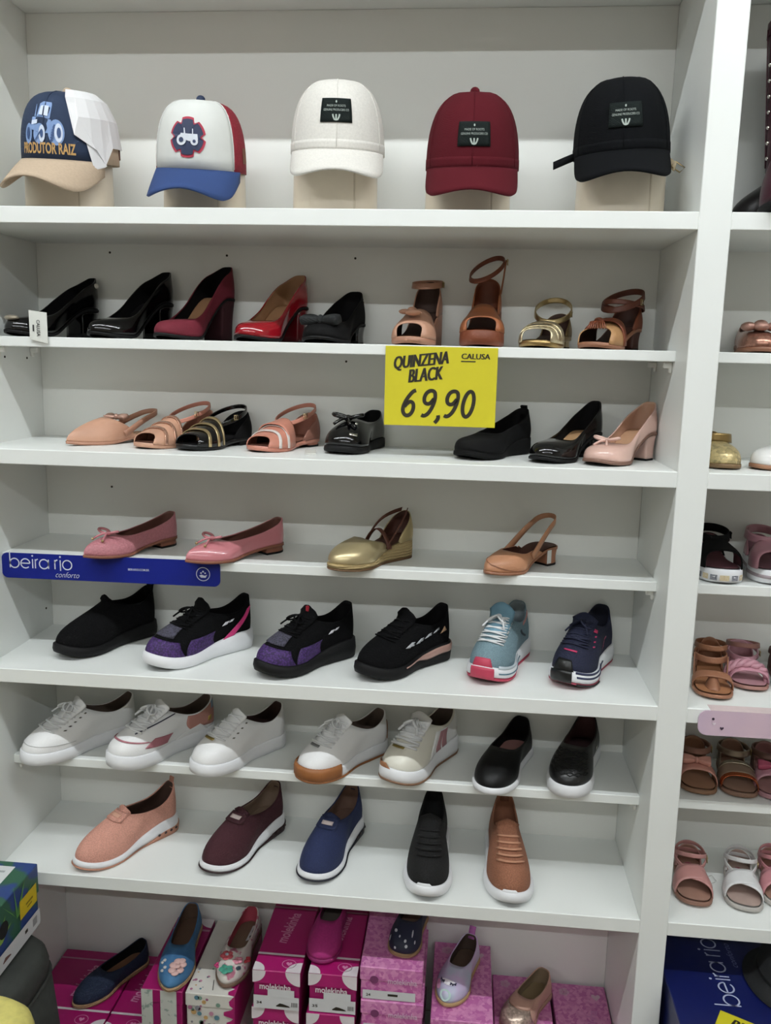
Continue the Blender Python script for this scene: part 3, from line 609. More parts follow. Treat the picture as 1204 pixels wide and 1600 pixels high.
# ---------------------------------------------------------------- trainers
def trainer(name, label, toe, ang, z, L, up, lin_, ins, sole, group, pl=.017, hh=.012, tread=None, gap=0., lip=.004, flare=.004, shape=None, **kw):
    a = dict(tn=2.4, tm=2.0, ts=.64, bw=.044, hw=.033, ww=.033, spring=.014, asym=.008); a.update(kw)
    s = Shoe(name, label, toe, ang, z, L, pl=pl, hh=hh, group=group, **a)
    sp = dict(st=.50, sb=.015, rb=.07, rs=.046, rt=.074, toeh=.034, wt=.80, vx=.48, vdrop=.026, bulge=.003, zb=-.002, boff=-.002, qm=.4, pf=.6, e2=1.6); sp.update(shape or {})
    s.setup(**sp); s.upper(up, lin_, .003); s.cupsole(sole, lip, flare, tread=tread, gap=gap); s.insole(ins); return s
# ================= fifth shelf
s = trainer('slip_on_trainer', 'all-black knit slip-on trainer with pull tab, leftmost on its shelf', (.108, .062), -121, SH5, .235, BLKK, BLKIN, BLKIN, BSOLE, G5, shape=dict(rb=.074, rt=.072, rs=.05))
s.tongue(BLKK, .012, .02, -.3, .004, .85, 'pull_tab'); p = s.surf(np.array(pi), np.array(1.)); mb = MB(); mb.ribbon([p+np.array([0, 0, -.02]), p+np.array([-.003, 0, .0]), p+np.array([-.008, 0, .012])], (0, .018, 0), .004); mb.build('heel_tab', BLKK, s.e)
PUR = M('#52307A', .7, kind='knit', scale=260, hex2='#2C1A46'); GRK = M('#1C1B22', .85, kind='knit', hex2='#4A4858', scale=300)
def purple(label, toe, ang, L, sole, heelc, pink):
    s = trainer('trainer', label, toe, ang, SH5, L, BLKK, BLKIN, BLKIN, sole, G5, pl=.02, hh=.016, shape=dict(rb=.072, rs=.045, rt=.074), flare=.005)
    s.patch('toe_mesh', [(-62, .02), (62, .02), (44, .36), (-44, .36)], PUR, .001, 20, 8); s.patch('side_panel', [(62, .02), (98, .02), (86, .52), (56, .42)], PUR, .001); s.patch('side_panel', [(-62, .02), (-98, .02), (-86, .52), (-56, .42)], PUR, .001)
    s.patch('toe_box', [(-30, .42), (30, .42), (24, .66), (-24, .66)], GRK, .0022, 16, 8)
    s.patch('logo_tab', [(92, .62), (100, .62), (100, .74), (92, .74)], M('#E8E6EC', .4), .0025, 5, 5); s.patch('logo_tab', [(102, .66), (108, .66), (108, .76), (102, .76)], M('#E8E6EC', .4), .0025, 5, 5)
    s.laces(BLKK, 4, .66, .94, 36); s.tongue(BLKK, .02, .024, .2)
    if heelc is not None: s.patch('heel_strap', [(104, .02), (118, .02), (150, .80), (138, .80)], heelc, .0035, 6, 10)
    if pink: 
        p = s.surf(np.array(0.), np.array(1.)); MB().box(p+np.array([-.002, .004, .016]), (.004, .006, .01)).build('tongue_stripe', M('#B02A3A', .6), s.e, False)
    return s
purple('purple and black trainer with white sole and pink heel strap', (.300, .034), -129, .242, WSOLE, M('#D63A7E', .5), False)
purple('purple and black trainer with all-black sole', (.518, .026), -131, .232, BSOLE, None, True)
s = trainer('trainer', 'black trainer with rose gold heel line and white side marks', (.706, .044), -133, SH5, .232, BLKK, BLKIN, BLKIN, BSOLE, G5, pl=.02, hh=.016, shape=dict(rb=.074, rs=.045, rt=.074))
s.laces(BLKK, 4, .62, .94, 36, bow=False); s.tongue(BLKK, .02, .024, .1)
for i in range(4): s.patch('side_mark', [(60+i*15, .47+.06*i), (67+i*15, .47+.06*i), (70+i*15, .60+.06*i), (64+i*15, .60+.06*i)], M('#B9BCC0', .4), .0018, 4, 4); s.patch('side_mark', [(67+i*15, .50+.06*i), (72+i*15, .50+.06*i), (72+i*15, .54+.06*i), (67+i*15, .54+.06*i)], M('#B9BCC0', .4), .0018, 4, 4)
s.patch('logo', [(124, .46), (138, .46), (132, .64), (131, .64)], M('#D8B08C', .4), .002, 4, 4)
s.strip('heel_line', 72, 200, lambda q: s.zf(q)-.012*sm((.52-q)/.2)-.002, lambda q: s.zf(q)+.001, .0058, M('#C09A8E', .35, .3))
# grey blue runner
GB = M('#7E99A3', .8, kind='knit', amt=.25); RED = M('#C2405A', .5)
s = trainer('running_shoe', 'grey-blue running shoe with pale laces and coral toe', (.930, .054), -112, SH5, .232, GB, M('#8E9AA0', .8), GB, WSOLE, G5, pl=.022, hh=.012, tread=RED, gap=.005, shape=dict(rb=.074, rs=.046, rt=.078))
s.patch('toe_cap', [(-22, .0), (22, .0), (14, .2), (-14, .2)], RED, .003, 10, 6); s.strip('toe_rubber', -20, 22, lambda q: s.zg(q)+.002, lambda q: s.zf(q)+.002, .0052, RED); s.strip('sole_line', 30, 100, lambda q: s.zf(q)-.008, lambda q: s.zf(q)-.005, .0050, M('#5A7A8A', .5)); s.laces(LACEW, 6, .52, .95, 32, ph1=40); s.tongue(M('#6F96A8', .8), .026, .024, .1); s.patch('side_stripe', [(120, .3), (124, .3), (96, .75), (90, .75)], M('#2E3A44', .6), .0015, 5, 8)
s.patch('collar', [(100, .86), (140, .86), (140, .99), (100, .99)], M('#C98E88', .7), .0015); s.patch('side_line', [(30, .04), (92, .04), (92, .10), (30, .10)], M('#C9D3DA', .5), .0045, 14, 3)
# navy runner
NV = M('#141A38', .8, kind='knit', amt=.3); HP = M('#D23A6A', .5)
s = trainer('running_shoe', 'navy running shoe with pink loop logo and black toe guard', (1.082, .058), -117, SH5, .23, NV, M('#15182A', .85), NV, WSOLE, G5, pl=.022, hh=.012, tread=M('#B24A5E', .6), gap=.003, shape=dict(rb=.076, rs=.048, rt=.076))
s.patch('toe_guard', [(-26, .0), (18, .0), (10, .24), (-14, .26)], M('#0C0D0D', .35), .004, 10, 6); s.strip('toe_rubber', -28, 14, lambda q: s.zg(q)+.002, lambda q: s.zf(q)+.003, .0052, M('#0C0D0D', .35)); s.strip('sole_line', 22, 100, lambda q: s.zf(q)-.008, lambda q: s.zf(q)-.004, .0050, M('#20264A', .5)); s.strip('outsole_edge', 22, 70, lambda q: s.zg(q)+.0, lambda q: s.zg(q)+.004, .0052, M('#0C0D0D', .5)); s.laces(NV, 5, .56, .95, 34); s.tongue(NV, .016, .024, .1)
lg = strokes2d([arc(-.35, 0, .5, .9, 0, 360, 20, -20), arc(.45, .1, .42, .8, 40, 330, 18, -20)], .16); s.decal('logo', lg, 90, .5, .17, .2, HP, .003)
s.patch('toe_line', [(-12, .44), (14, .42), (14, .45), (-12, .46)], HP, .0018, 8, 3); s.patch('lace_guard', [(34, .86), (50, .84), (50, .9), (34, .92)], HP, .0022, 5, 3); s.patch('sole_line', [(20, .02), (86, .02), (86, .06), (20, .06)], M('#2A2F52', .5), .0048, 14, 3)
for i in range(4): s.patch('eyelet', [(44, .56+.1*i), (49, .56+.1*i), (49, .585+.1*i), (44, .585+.1*i)], HP, .002, 3, 3)
# ================= sixth shelf
def courtshoe(label, toe, ang, L, sole=WSOLE, up=WHL, pl=.024, hh=.004, **kw):
    sh = dict(rb=.06, rs=.038, rt=.07, toeh=.03, st=.52, vdrop=.026); sh.update(kw.pop('shape', {}))
    return trainer("court_shoe", label, toe, ang, SH6, L, up, kw.pop("lin_", M("#6A5B52", .8)), M("#8C7466", .7), sole, G6, pl=pl, hh=hh, lip=.002, shape=sh, **{**dict(spring=.004, tn=2.8, tm=2.3, flare=.0025), **kw})
s = courtshoe('plain white lace-up shoe at the left end of its shelf', (.036, .046), -130, .245); s.laces(LACEW, 5, .54, .95, 32, ph1=38); s.tongue(WHL, .014, .024, .2)
for i in range(5): s.patch('eyelet', [(42, .55+.09*i), (46, .55+.09*i), (46, .575+.09*i), (42, .575+.09*i)], M('#5A5752', .5), .0022, 3, 3)
s.patch('toe_line', [(-70, .20), (74, .20), (74, .215), (-70, .215)], M('#C9C9C8', .5), .0012, 24, 3)
s = courtshoe('white lace-up shoe with pink and rose panels and a thick sole', (.214, .046), -128, .245, pl=.028, spring=.008); s.laces(LACEW, 5, .58, .95, 30, r=.0034); s.tongue(WHL, .014, .024, .2)
RP = M('#B0707A', .6, kind='leather'); s.patch('side_panel', [(54, .20), (84, .14), (82, .46), (58, .44)], RP, .0016); s.patch('quarter', [(112, .25), (162, .1), (165, .95), (84, .95)], M('#B98479', .6, kind='leather'), .0014); s.patch('toe_trim', [(-52, .34), (58, .34), (52, .37), (-46, .37)], RP, .0016, 20, 3)
MB().tube(s.surf(np.radians(np.linspace(20, 54, 12)), np.linspace(.52, .97, 12)**1.0)+np.array([0, .001, .002]), .0012, 5).build('eyestay_piping', M('#2A2E44', .6), s.e); s.patch('heel_tag', [(146, .70), (158, .70), (158, .98), (146, .98)], M('#7E93A8', .6), .002, 4, 4); s.patch('gold_mark', [(138, .3), (146, .3), (146, .48), (138, .48)], M('#B59A4E', .4, .5), .002, 4, 4)
s.patch('side_wing', [(92, .02), (140, .02), (124, .34), (104, .24)], WHL, .0026)
s = courtshoe('small white lace-up shoe with gold lace bar', (.384, .048), -128, .225, shape=dict(rb=.062), lin_=M('#3A2420', .8)); s.laces(LACEW, 4, .60, .95, 32, bow=False); s.tongue(WHL, .010, .022, .2); s.patch('lace_bar', [(-10, .52), (10, .52), (10, .56), (-10, .56)], M('#B09A5A', .3, .7), .005, 6, 3)
for i in range(4): s.patch('eyelet', [(40, .62+.1*i), (44, .62+.1*i), (44, .645+.1*i), (40, .645+.1*i)], M('#6A675E', .5), .0022, 3, 3)
GUMM = M('#A1673A', .5, amt=.15, scale=60)
s = courtshoe('white lace-up shoe with ribbed gum rubber toe and heel patch', (.594, .056), -130, .228, sole=WSOLE, pl=.022); s.laces(LACEW, 5, .58, .95, 32, bow=True); s.tongue(WHL, .012, .022, .2)
th = np.radians(np.linspace(-66, 66, 53)); G = np.zeros((53, 4, 3))
for i, t_ in enumerate(th):
    r_ = .0042+(.0012 if i % 2 else 0)
    for j, (oo, zz) in enumerate([(.001, .003), (r_, .006), (r_, .022), (.002, .030)]): P_, q_ = s.out(np.array(t_), oo); G[i, j] = (P_[0], P_[1], float(s.zg(q_))+zz)
mk_shell('toe_bumper', G, .003, GUMM, s.e, False, None, (0, 0, .02)); s.patch('heel_patch', [(158, .02), (202, .02), (196, .62), (164, .62)], GUMM, .002)
s.sole(GUMM, [(-.006, lambda q: s.zg(q)), (.0032, lambda q: s.zg(q)+.0004), (.0036, lambda q: s.zg(q)+.004), (.001, lambda q: s.zg(q)+.0042)], 'outsole'); s.patch('lace_bar', [(-8, .5), (9, .5), (9, .54), (-8, .54)], M('#8E8E90', .3, .6), .005, 6, 3)
s = courtshoe('cream and white lace-up shoe with rose side stripes and gum toe', (.764, .058), -121, .228, up=CREAM, pl=.026, hh=.01, spring=.012, flare=.004); s.laces(LACEW, 5, .54, .95, 34, r=.0032); s.tongue(WHL, .016, .024, .2)
s.patch('quarter', [(80, .04), (175, .04), (175, .9), (66, .86)], WHL, .0012, 14, 8)
for k_ in (0, 1): s.patch('side_stripe', [(96+12*k_, .06), (105+12*k_, .06), (92+13*k_, .84), (80+13*k_, .84)], M('#B5848A', .6), .0022, 6, 8)
s.patch('lace_bar', [(-10, .46), (10, .46), (10, .50), (-10, .50)], M('#A08C4E', .3, .7), .0055, 6, 3); s.patch('toe_bumper', [(-50, .0), (4, .0), (-6, .12), (-42, .12)], M('#A97450', .6), .004, 10, 4)
s.sole(M('#8C6A52', .6), [(-.006, lambda q: s.zg(q)), (.003, lambda q: s.zg(q)+.0004), (.0045, lambda q: s.zg(q)+.005), (.001, lambda q: s.zg(q)+.0052)], 'outsole')
def slipon(label, toe, ang, L, up, ins, sole=WSOLE, z=None, group=G6, pl=.018, hh=.003, name='slip_on_shoe', **kw):
    sh = dict(rb=.058, rs=.030, rt=.046, toeh=.03, st=.60, vdrop=.006, pf=.55, wt=.86); sh.update(kw.pop('shape', {}))
    return trainer(name, label, toe, ang, SH6 if z is None else z, L, up, kw.pop('lin_', BLKIN), ins, sole, group, pl=pl, hh=hh, lip=.002, flare=.0025, shape=sh, **{**dict(spring=.004), **kw})
s = slipon('black slip-on shoe with thin white sole and pink insole', (.948, .045), -112, .235, BLKL, M('#A87872', .7), pl=.013); s.decal('insole_logo', disc2d(0, 0, .3), 180, .1, .01, .01, M('#A87872', .7)) if False else None
s = slipon('black quilted slip-on shoe with thick white sole', (1.094, .052), -110, .235, M('#121214', .35, kind='leather', scale=60), M('#3A2226', .7), pl=.024, lin_=M('#4A2A2A', .8)); s.patch('side_tab', [(112, .3), (118, .3), (118, .42), (112, .42)], CHROME, .0015, 4, 4)
for i in range(5):
    for sg in (-1, 1):
        k_ = np.linspace(-1, 1, 13); P = s.surf(np.radians(k_*48), np.clip(.30+.13*i+sg*.045*np.sin(k_*pi*3), 0, .98)); n_ = s.nrm(np.radians(k_*48), np.full(13, .3+.12*i)); P[:, 2] += .0006
        MB().tube(P, .0012, 4).build('quilt_seam', BLKL, s.e)
# ================= seventh shelf
def airknit(label, toe, ang, L, col, sole2, lin_):
    km = M(col, .85, kind='knit', amt=.22); s = trainer('slip_on_trainer', label, toe, ang, SH7, L, km, lin_, lin_, WSOLE, G7, pl=.012, hh=.022, tread=None, gap=.0, lip=.003, flare=.003,
        shape=dict(rb=.066, rs=.036, rt=.066, st=.54, toeh=.032, vdrop=.016, pf=.55), spring=.010)
    s.sole(sole2, [(-.006, lambda q: s.zg(q)), (.0038, lambda q: s.zg(q)+.0006), (.0052, lambda q: s.zg(q)+.003+.012*sm((.45-q)/.3)), (.001, lambda q: s.zg(q)+.0032+.012*sm((.45-q)/.3))], 'outsole')
    for i in range(4): s_ = math.radians(118+i*9); P_, q_ = s.out(np.array(s_), .0052); MB().ell((P_[0], P_[1], .012), (.0034, .0014, .0028)).build('heel_window', M('#3A2A28', .4), s.e)
    s.tongue(M(col, .8, kind='knit', amt=.3), .010, .019, .35, .004, .86, 'tongue_tab'); s.patch('tongue_patch', [(-30, .82), (30, .82), (26, .995), (-26, .995)], M(col, .8, kind='knit', amt=.35), .0028, 10, 6); s.patch('label', [(-8, .88), (12, .88), (12, .94), (-8, .94)], M('#C9B9B4' if col != '#DDA18F' else '#D8A58E', .6), .004, 5, 4)
    p = s.surf(np.array(pi), np.array(1.)); mb = MB(); mb.ribbon([p+np.array([-.001, 0, -.015]), p+np.array([-.001, 0, 0]), p+np.array([-.003, 0, .01])], (0, .012, 0), .003); mb.build('heel_tab', km, s.e); return s
airknit('salmon knit slip-on trainer with white sole', (.150, .018), -125, .238, '#DDA18F', M('#C08A72', .6), DKIN)
airknit('burgundy knit slip-on trainer with white sole', (.407, .036), -116, .236, '#3F141F', M('#2A1015', .6), M('#8C7664', .7))
airknit('navy knit slip-on trainer with white sole', (.612, .03), -106, .24, '#1E2A52', M('#1A1C2A', .6), M('#7A5E50', .7))
for lab, toe, ang, col in [('black knit lace-up trainer with white sole, between navy and brown shoes', (.843, .002), -93, '#0B0B0C'), ('brown knit lace-up trainer with white sole at the right end of its shelf', (1.005, .002), -90, '#A06A50')]:
    km = M(col, .88, kind='knit', amt=.3); s = trainer('trainer', lab, toe, ang, SH7, .245, km, M(col, .9, amt=.3), km, WSOLE, G7, pl=.018, hh=.01, shape=dict(rb=.082, rs=.046, rt=.078, toeh=.034), flare=.006, spring=.012)
    s.patch('toe_wave', [(-24, .0), (18, .0), (6, .10), (-16, .10)], WSOLE, .003, 10, 4); s.laces(km if col == '#0B0B0C' else M('#C08C70', .8), 5, .52, .86, 32, bow=False, cross=False, r=.003); s.tongue(km, .012, .022, .3)
    p = s.surf(np.array(pi), np.array(1.)); mb = MB(); mb.ribbon([p+np.array([-.001, 0, -.02]), p+np.array([-.001, 0, 0]), p+np.array([-.002, 0, .014])], (0, .018, 0), .004); mb.build('heel_tab', km, s.e)
# ---------------------------------------------------------------- caps on stands, top shelf
class Cap:
    def __init__(s, label, loc, yaw, rx, ry, H, e1, e2, tilt=.0, roll=0., dent=0.):
        s.rx, s.ry, s.H, s.e1, s.e2, s.dent = rx, ry, H, e1, e2, dent
        s.e = thing('baseball_cap', label, 'cap', loc, yaw, 'caps on the top shelf', tilt, roll)
    def surf(s, ph, t, off=0.):
        ph, t = np.broadcast_arrays(np.asarray(ph, float), np.asarray(t, float))
        r = np.abs(np.cos(t))**s.e1; z = s.H*np.abs(np.sin(t))**s.e2
        k = 1-s.dent*np.sin(t)**2*(1-np.cos(ph))/2
        return np.stack([(s.rx*r+off*np.cos(t))*np.sin(ph), -(s.ry*r+off*np.cos(t))*np.cos(ph), z*k+off*np.sin(t)], -1)
    def crown(s, name, p0, p1, mats, t0=0., t1=pi/2, n=20, off=0., th=.002, nt=14):
        ph = np.radians(np.linspace(p0, p1, n)); t = np.linspace(t0, t1, nt)
        cl = p1-p0 >= 360
        if cl: ph = ph[:-1]
        return mk_shell(name, s.surf(ph[:, None], t[None], off), th, mats, s.e, cl, None, (0, 0, .03))
    def seams(s, mat, angs):
        for a in angs: MB().tube(s.surf(np.full(12, math.radians(a)), np.linspace(.02, pi/2-.06, 12), .0003), .0009, 5).build('seam', mat, s.e)
    def button(s, mat): MB().ell(s.surf(0., pi/2)+np.array([0, 0, .002]), (.0085, .0085, .008)).build('button', mat, s.e)
    def brim(s, mats, Lb=.06, slope=.6, arch=.006, A=78, th=.0035, z0=.002, name='brim', e=.5):
        b = np.linspace(-1, 1, 41)[:, None]; r = np.linspace(0, 1, 9)[None]; y0 = s.ry*math.cos(math.radians(A)); bb = b*pi/2
        sb = np.sign(np.sin(bb))*np.abs(np.sin(bb))**.75; xm = s.rx*math.sin(math.radians(A))*.985
        xi = xm*sb; yi = -s.ry*np.sqrt(np.clip(1-(xi/s.rx)**2, 0, 1)); yo = -(y0+(s.ry-y0+Lb)*np.abs(np.cos(bb))**e)
        yo = np.minimum(yo, yi-.001); x = xi*(1+.0*r); y = yi*(1-r)+yo*r; d = yi-y
        z = z0-slope*d-arch*(xi/s.rx)**2*r-1.6*d*d
        return mk_shell(name, np.stack([x+0*r, y, z], 2), th, mats, s.e, False, None, (0, -.03, -.2))
    def band(s, mat, name='headband'): return s.crown(name, 0, 360, mat, -.0, .10, 40, .0006, .003, 4)
    def put(s, name, VF, x0, z0, mat, off=.0012, parent=None):
        V, F = VF; ph = (V[:, 0]+x0)/s.rx; z = np.clip(V[:, 1]+z0, 0.0005, s.H*.98); t = np.arcsin(np.clip((z/s.H), 0, 1)**(1/s.e2))
        return mk(name, s.surf(ph, t, off), F, mat, parent or s.e, False)
    def plate(s, name, x0, z0, w, h, mat, off=.002, th=.0015):
        X, Zz = np.meshgrid(np.linspace(-w/2, w/2, 10), np.linspace(-h/2, h/2, 8), indexing='ij'); z = np.clip(Zz+z0, .0005, s.H*.98)
        P = s.surf((X+x0)/s.rx, np.arcsin(np.clip(z/s.H, 0, 1)**(1/s.e2)), off); return mk_shell(name, P, th, mat, s.e, False, None, (0, 0, .05))
STM = M('#DCCFBA', .4, coat=.2, amt=.05); Z1 = SZ[1]
def stand(label, x, y, zt, rx=.0765, ry=.062, wide=1.0):
    t = thing('cap_stand', label, 'stand', (x, y, Z1), 0, 'cream cap stands on the top shelf')
    n = 40; a = np.arange(n)*2*pi/n; rg = lambda k, z: np.stack([rx*k*np.sign(np.cos(a))*np.abs(np.cos(a))**.7, ry*k*np.sign(np.sin(a))*np.abs(np.sin(a))**.8, np.full(n, z)], 1); h = zt-Z1
    MB().loft([rg(1, 0), rg(1, .004), rg(.985, h*.6), rg(.975, h*.93), rg(.9, h)]).build('form', STM, t)
    MB().bbox((rx*.55, -ry*.83, h*.3), (.004, .012, h*.55), .001).build('seam_strip', M('#CDBFA8', .5), t, False)
DKP = M('#19201F', .8, spec=.15, kind='weave', amt=.2, scale=200); PRT = M('#A9B4AC', .6)
def patchlabel(c, x0, z0, w=.056, h=.038):
    o = c.plate('patch', x0, z0, w, h, DKP); o['label'] = 'dark rectangular patch with small pale print'
    c.put('patch_text', (fit2d(text2d('MADE OF ROOTS')[0], w*.6, .0035), text2d('MADE OF ROOTS')[1]), x0, z0+.006, PRT, .0032)
    c.put('patch_text', (fit2d(text2d('GENUINE PRODUCERS CO')[0], w*.8, .0035), text2d('GENUINE PRODUCERS CO')[1]), x0, z0-.0005, PRT, .0032)
    em = strokes2d([np.array([(-.006, .006), (-.005, .002), (-.003, -.002)]), np.array([(-.0035, -.002), (0, -.003), (.0035, -.002)]), np.array([(.006, .006), (.005, .002), (.003, -.002)]), np.array([(0, .006), (0, .003), (0, -.002)])], .0026)
    c.put('patch_emblem', em, x0, z0-.0135, PRT, .0032); c.put('patch_emblem', disc2d(0, 0, .0014, .002), x0, z0+.0125, PRT, .0032)
# 1: navy trucker with tractor
NVC = M('#22334F', .8, kind='weave', amt=.15, scale=240); BEI = M('#C3AE96', .8, kind='suede', amt=.08); WHC = M('#DDDEDF', .7, amt=.03)
c = Cap('navy cap with beige brim, tractor print and white paper over its right side', (.145, .14, .388+ZO), math.radians(-4), .083, .094, .118, .52, .8, math.radians(8), math.radians(3))
c.crown('front_panels', -62, 62, [NVC, BEI]); c.crown('side_panels', 62, 298, [BEI, BEI], n=32); c.brim(BEI, .066, .34, .026, 76); c.button(BEI); c.seams(NVC, (0,))
TRB = M('#7F9CCB', .6); TRW = M('#D5E0F2', .6); TRD = M('#35507F', .6)
sc = .070; T = lambda L: [(np.asarray(v)*sc, f) for v, f in L]
def tractor(parts): return join2d(T(parts))
x1, z1 = -.006, .056
c.put('tractor_print', tractor([disc2d(-.36, -.2, .12, .24), disc2d(-.02, -.2, .17, .24), disc2d(.42, -.16, .20, .30), poly2d([(-.30, -.1), (-.26, .18), (-.02, .22), (.3, .12), (.3, -.2), (-.1, -.15)]), poly2d([(-.12, .2), (-.08, .5), (.02, .55), (.28, .53), (.30, .47), (.26, .15)]), poly2d([(-.19, .2), (-.2, .48), (-.18, .48), (-.15, .2)])]), x1, z1, TRB)
c.put('tractor_print', tractor([poly2d([(-.06, .24), (-.03, .44), (.05, .45), (.05, .22)]), poly2d([(.09, .22), (.09, .45), (.22, .44), (.2, .2)]), disc2d(.06, -.2, .085, .2), disc2d(.48, -.17, .10, .22), poly2d([(-.26, .0), (-.25, .1), (-.08, .12), (-.08, .03)])]), x1, z1, TRW, .0018)
c.put('tractor_print', tractor([disc2d(.06, -.2, .04, .1), disc2d(.49, -.17, .05, .12), disc2d(-.36, -.2, .05, .14)]+[poly2d([(-.14+.025*i, -.36+.03*i), (-.11+.025*i, -.36+.03*i), (-.06+.02*i, -.28+.03*i), (-.08+.02*i, -.28+.03*i)]) for i in range(6)]+[poly2d([(.26+.015*i, -.36+.06*i), (.30+.015*i, -.38+.06*i), (.36+.01*i, -.30+.06*i), (.33+.01*i, -.28+.06*i)]) for i in range(6)]), x1, z1, TRD, .0023)
tx = text2d('PRODUTOR RAIZ', 1, .03); c.put('lettering', (fit2d(tx[0], .10, .0185), tx[1]), .004, .019, M('#C29A5E', .6))
# white paper folded over the right side
ph = np.radians(np.linspace(28, 112, 7))[:, None]; tt = np.array([.16, .55, .95, 1.25])[None]; G = c.surf(ph+0*tt, tt+0*ph, .0065)
G[0, 0] = c.surf(math.radians(60), .03, .006); G[1, 0] = c.surf(math.radians(72), -.0, .006); G[:2, 0, 2] = (.022, -.004); G[2, 0, 2] = -.012; G[3, 0, 2] = -.006; G[0, 1] = c.surf(math.radians(36), .28, .006)
pp = mk('paper_sheet', *shell(G, .0012, False, None, (0, 0, .03))[:2], M('#E9E9EA', .7, amt=.02), None, False); pp.parent = None
pp.matrix_world = Matrix.LocRotScale(c.e.location, c.e.rotation_euler, None); tag(pp, 'white paper sheet folded over the navy cap', 'paper')
MB().ribbon(c.surf(np.radians(np.linspace(112, 150, 8)), np.full(8, .12), .002), (0, 0, .02), .002).build('side_tab', M('#7A5244', .6), c.e)
stand('cream plastic form under the navy tractor cap', .135, .15, .405+ZO, .078)
# 2: white, red and blue trucker
WHP = M('#DADCD8', .75, amt=.03, scale=60); REDC = M('#8E1C2E', .8, kind='knit', amt=.2); BLUC = M('#27437A', .75, kind='weave', amt=.1, scale=240)
c = Cap('white-fronted cap with red sides, blue brim and gear tractor badge', (.392, .14, .374+ZO), math.radians(3), .080, .092, .118, .5, .8, math.radians(9), math.radians(2))
c.crown('front_panels', -60, 60, [WHP, WHP]); c.crown('side_panels', 60, 300, [REDC, REDC], n=32); c.brim([BLUC, BLUC], .06, .42, .018, 76); c.button(M('#20304F', .6)); c.seams(WHP, (-60, 60))
gear = []
for i in range(72):
    a = 2*pi*i/72+pi/6; k = (i % 12)/12; d = abs((k+.5) % 1-.5)*6*.026; r = .026 if d > .0175 else .026-math.sqrt(max(0, .0056**2-(d*.32)**2))
    gear.append((r*math.sin(a), r*math.cos(a)))
def fan(pts): n = len(pts); return np.array([(0, 0)]+list(pts), float), [(0, 1+(i+1) % n, 1+i) for i in range(n)]
g = fan([(x*1.26, y*1.26) for x, y in gear]); c.put('badge_edge', g, -.002, .052, M('#B52B45', .6)); g = fan([(x*1.1, y*1.1) for x, y in gear]); c.put('badge', g, -.002, .052, M('#1E2B4C', .6), .002)
c.put('badge_tractor', tractor([(v*.64, f) for v, f in [disc2d(-.22, -.12, .19), disc2d(.28, -.16, .14), poly2d([(-.3, -.05), (-.25, .12), (.05, .1), (.4, .1), (.42, -.1), (.1, -.16)]), poly2d([(-.12, .1), (-.14, .3), (-.1, .3), (-.06, .1)]), poly2d([(.2, .1), (.2, .28), (.23, .28), (.24, .1)])]]), -.002, .052, M('#DDE2EA', .6), .003)
c.put('badge_hub', tractor([(v*.64, f) for v, f in [disc2d(-.22, -.12, .09), disc2d(.28, -.16, .06)]]), -.002, .052, M('#2B3A5C', .6), .0036)
c.put('side_patch', poly2d([(-.009, -.013), (.009, -.013), (.009, .013), (-.009, .013)]), .12, .03, M('#7A4A30', .7)); stand('cream plastic form under the red and blue cap', .393, .155, .39+ZO, .074)
# 3-5: soft caps with dark patch
def dadcap(label, loc, yaw, col, brimcol, tilt, roll, rx, ry, H, px, pz, stl, sx, btn=True, strap=None, droop=.56, kind='weave'):
    m = M(col, .9, kind=kind, amt=.12, scale=300, spec=.15); c = Cap(label, loc, yaw, rx, ry, H, .62, .86, tilt, roll); c.crown('crown', 0, 360, [m, m], n=49, nt=16)
    c.brim(m, .056, droop, .004, 80); c.band(m); c.seams(m, (0, 62, -62, 120, -120, 180))
    if btn: c.button(m)
    patchlabel(c, px, pz); stand(stl, sx, .15, loc[2]+.02, .0765); return c
dadcap('off-white cap with dark patch, third from left', (.642, .145, .404+ZO), math.radians(7), '#E4E1DA', None, math.radians(6), 0, .084, .092, .122, -.001, .062, 'cream plastic form under the off-white cap', .638, False, kind='plain')
dadcap('maroon cap with dark patch between the off-white and black caps', (.884, .14, .378+ZO), 0, '#561720', None, math.radians(8), 0, .082, .092, .126, .002, .052, 'cream plastic form under the maroon cap', .878)
c = dadcap('black cap with dark patch, loose side strap and brass buckle', (1.142, .14, .402+ZO), math.radians(-7), '#0B0D10', None, math.radians(6), math.radians(-3), .082, .094, .124, .003, .055, 'cream plastic form under the black cap', 1.146, False)
bm = M('#0B0D10', .85, spec=.15); MB().ribbon([(-.08, -.02, .004), (-.095, -.03, -.002), (-.115, -.04, -.010)], (0, 0, .013), .003).build('loose_strap', bm, c.e)
mb = MB(); mb.ribbon([(.07, .0, -.006), (.084, -.01, -.018), (.09, -.015, -.024)], (.004, 0, .014), .002); mb.build('buckle_strap', M('#B9A98A', .6), c.e)
mb = MB(); mb.tube([(.083, -.012, -.022), (.091, -.012, -.015), (.106, -.014, -.026), (.098, -.014, -.033)], .0013, 5, True); mb.build('buckle', M('#A8936A', .3, .8), c.e)
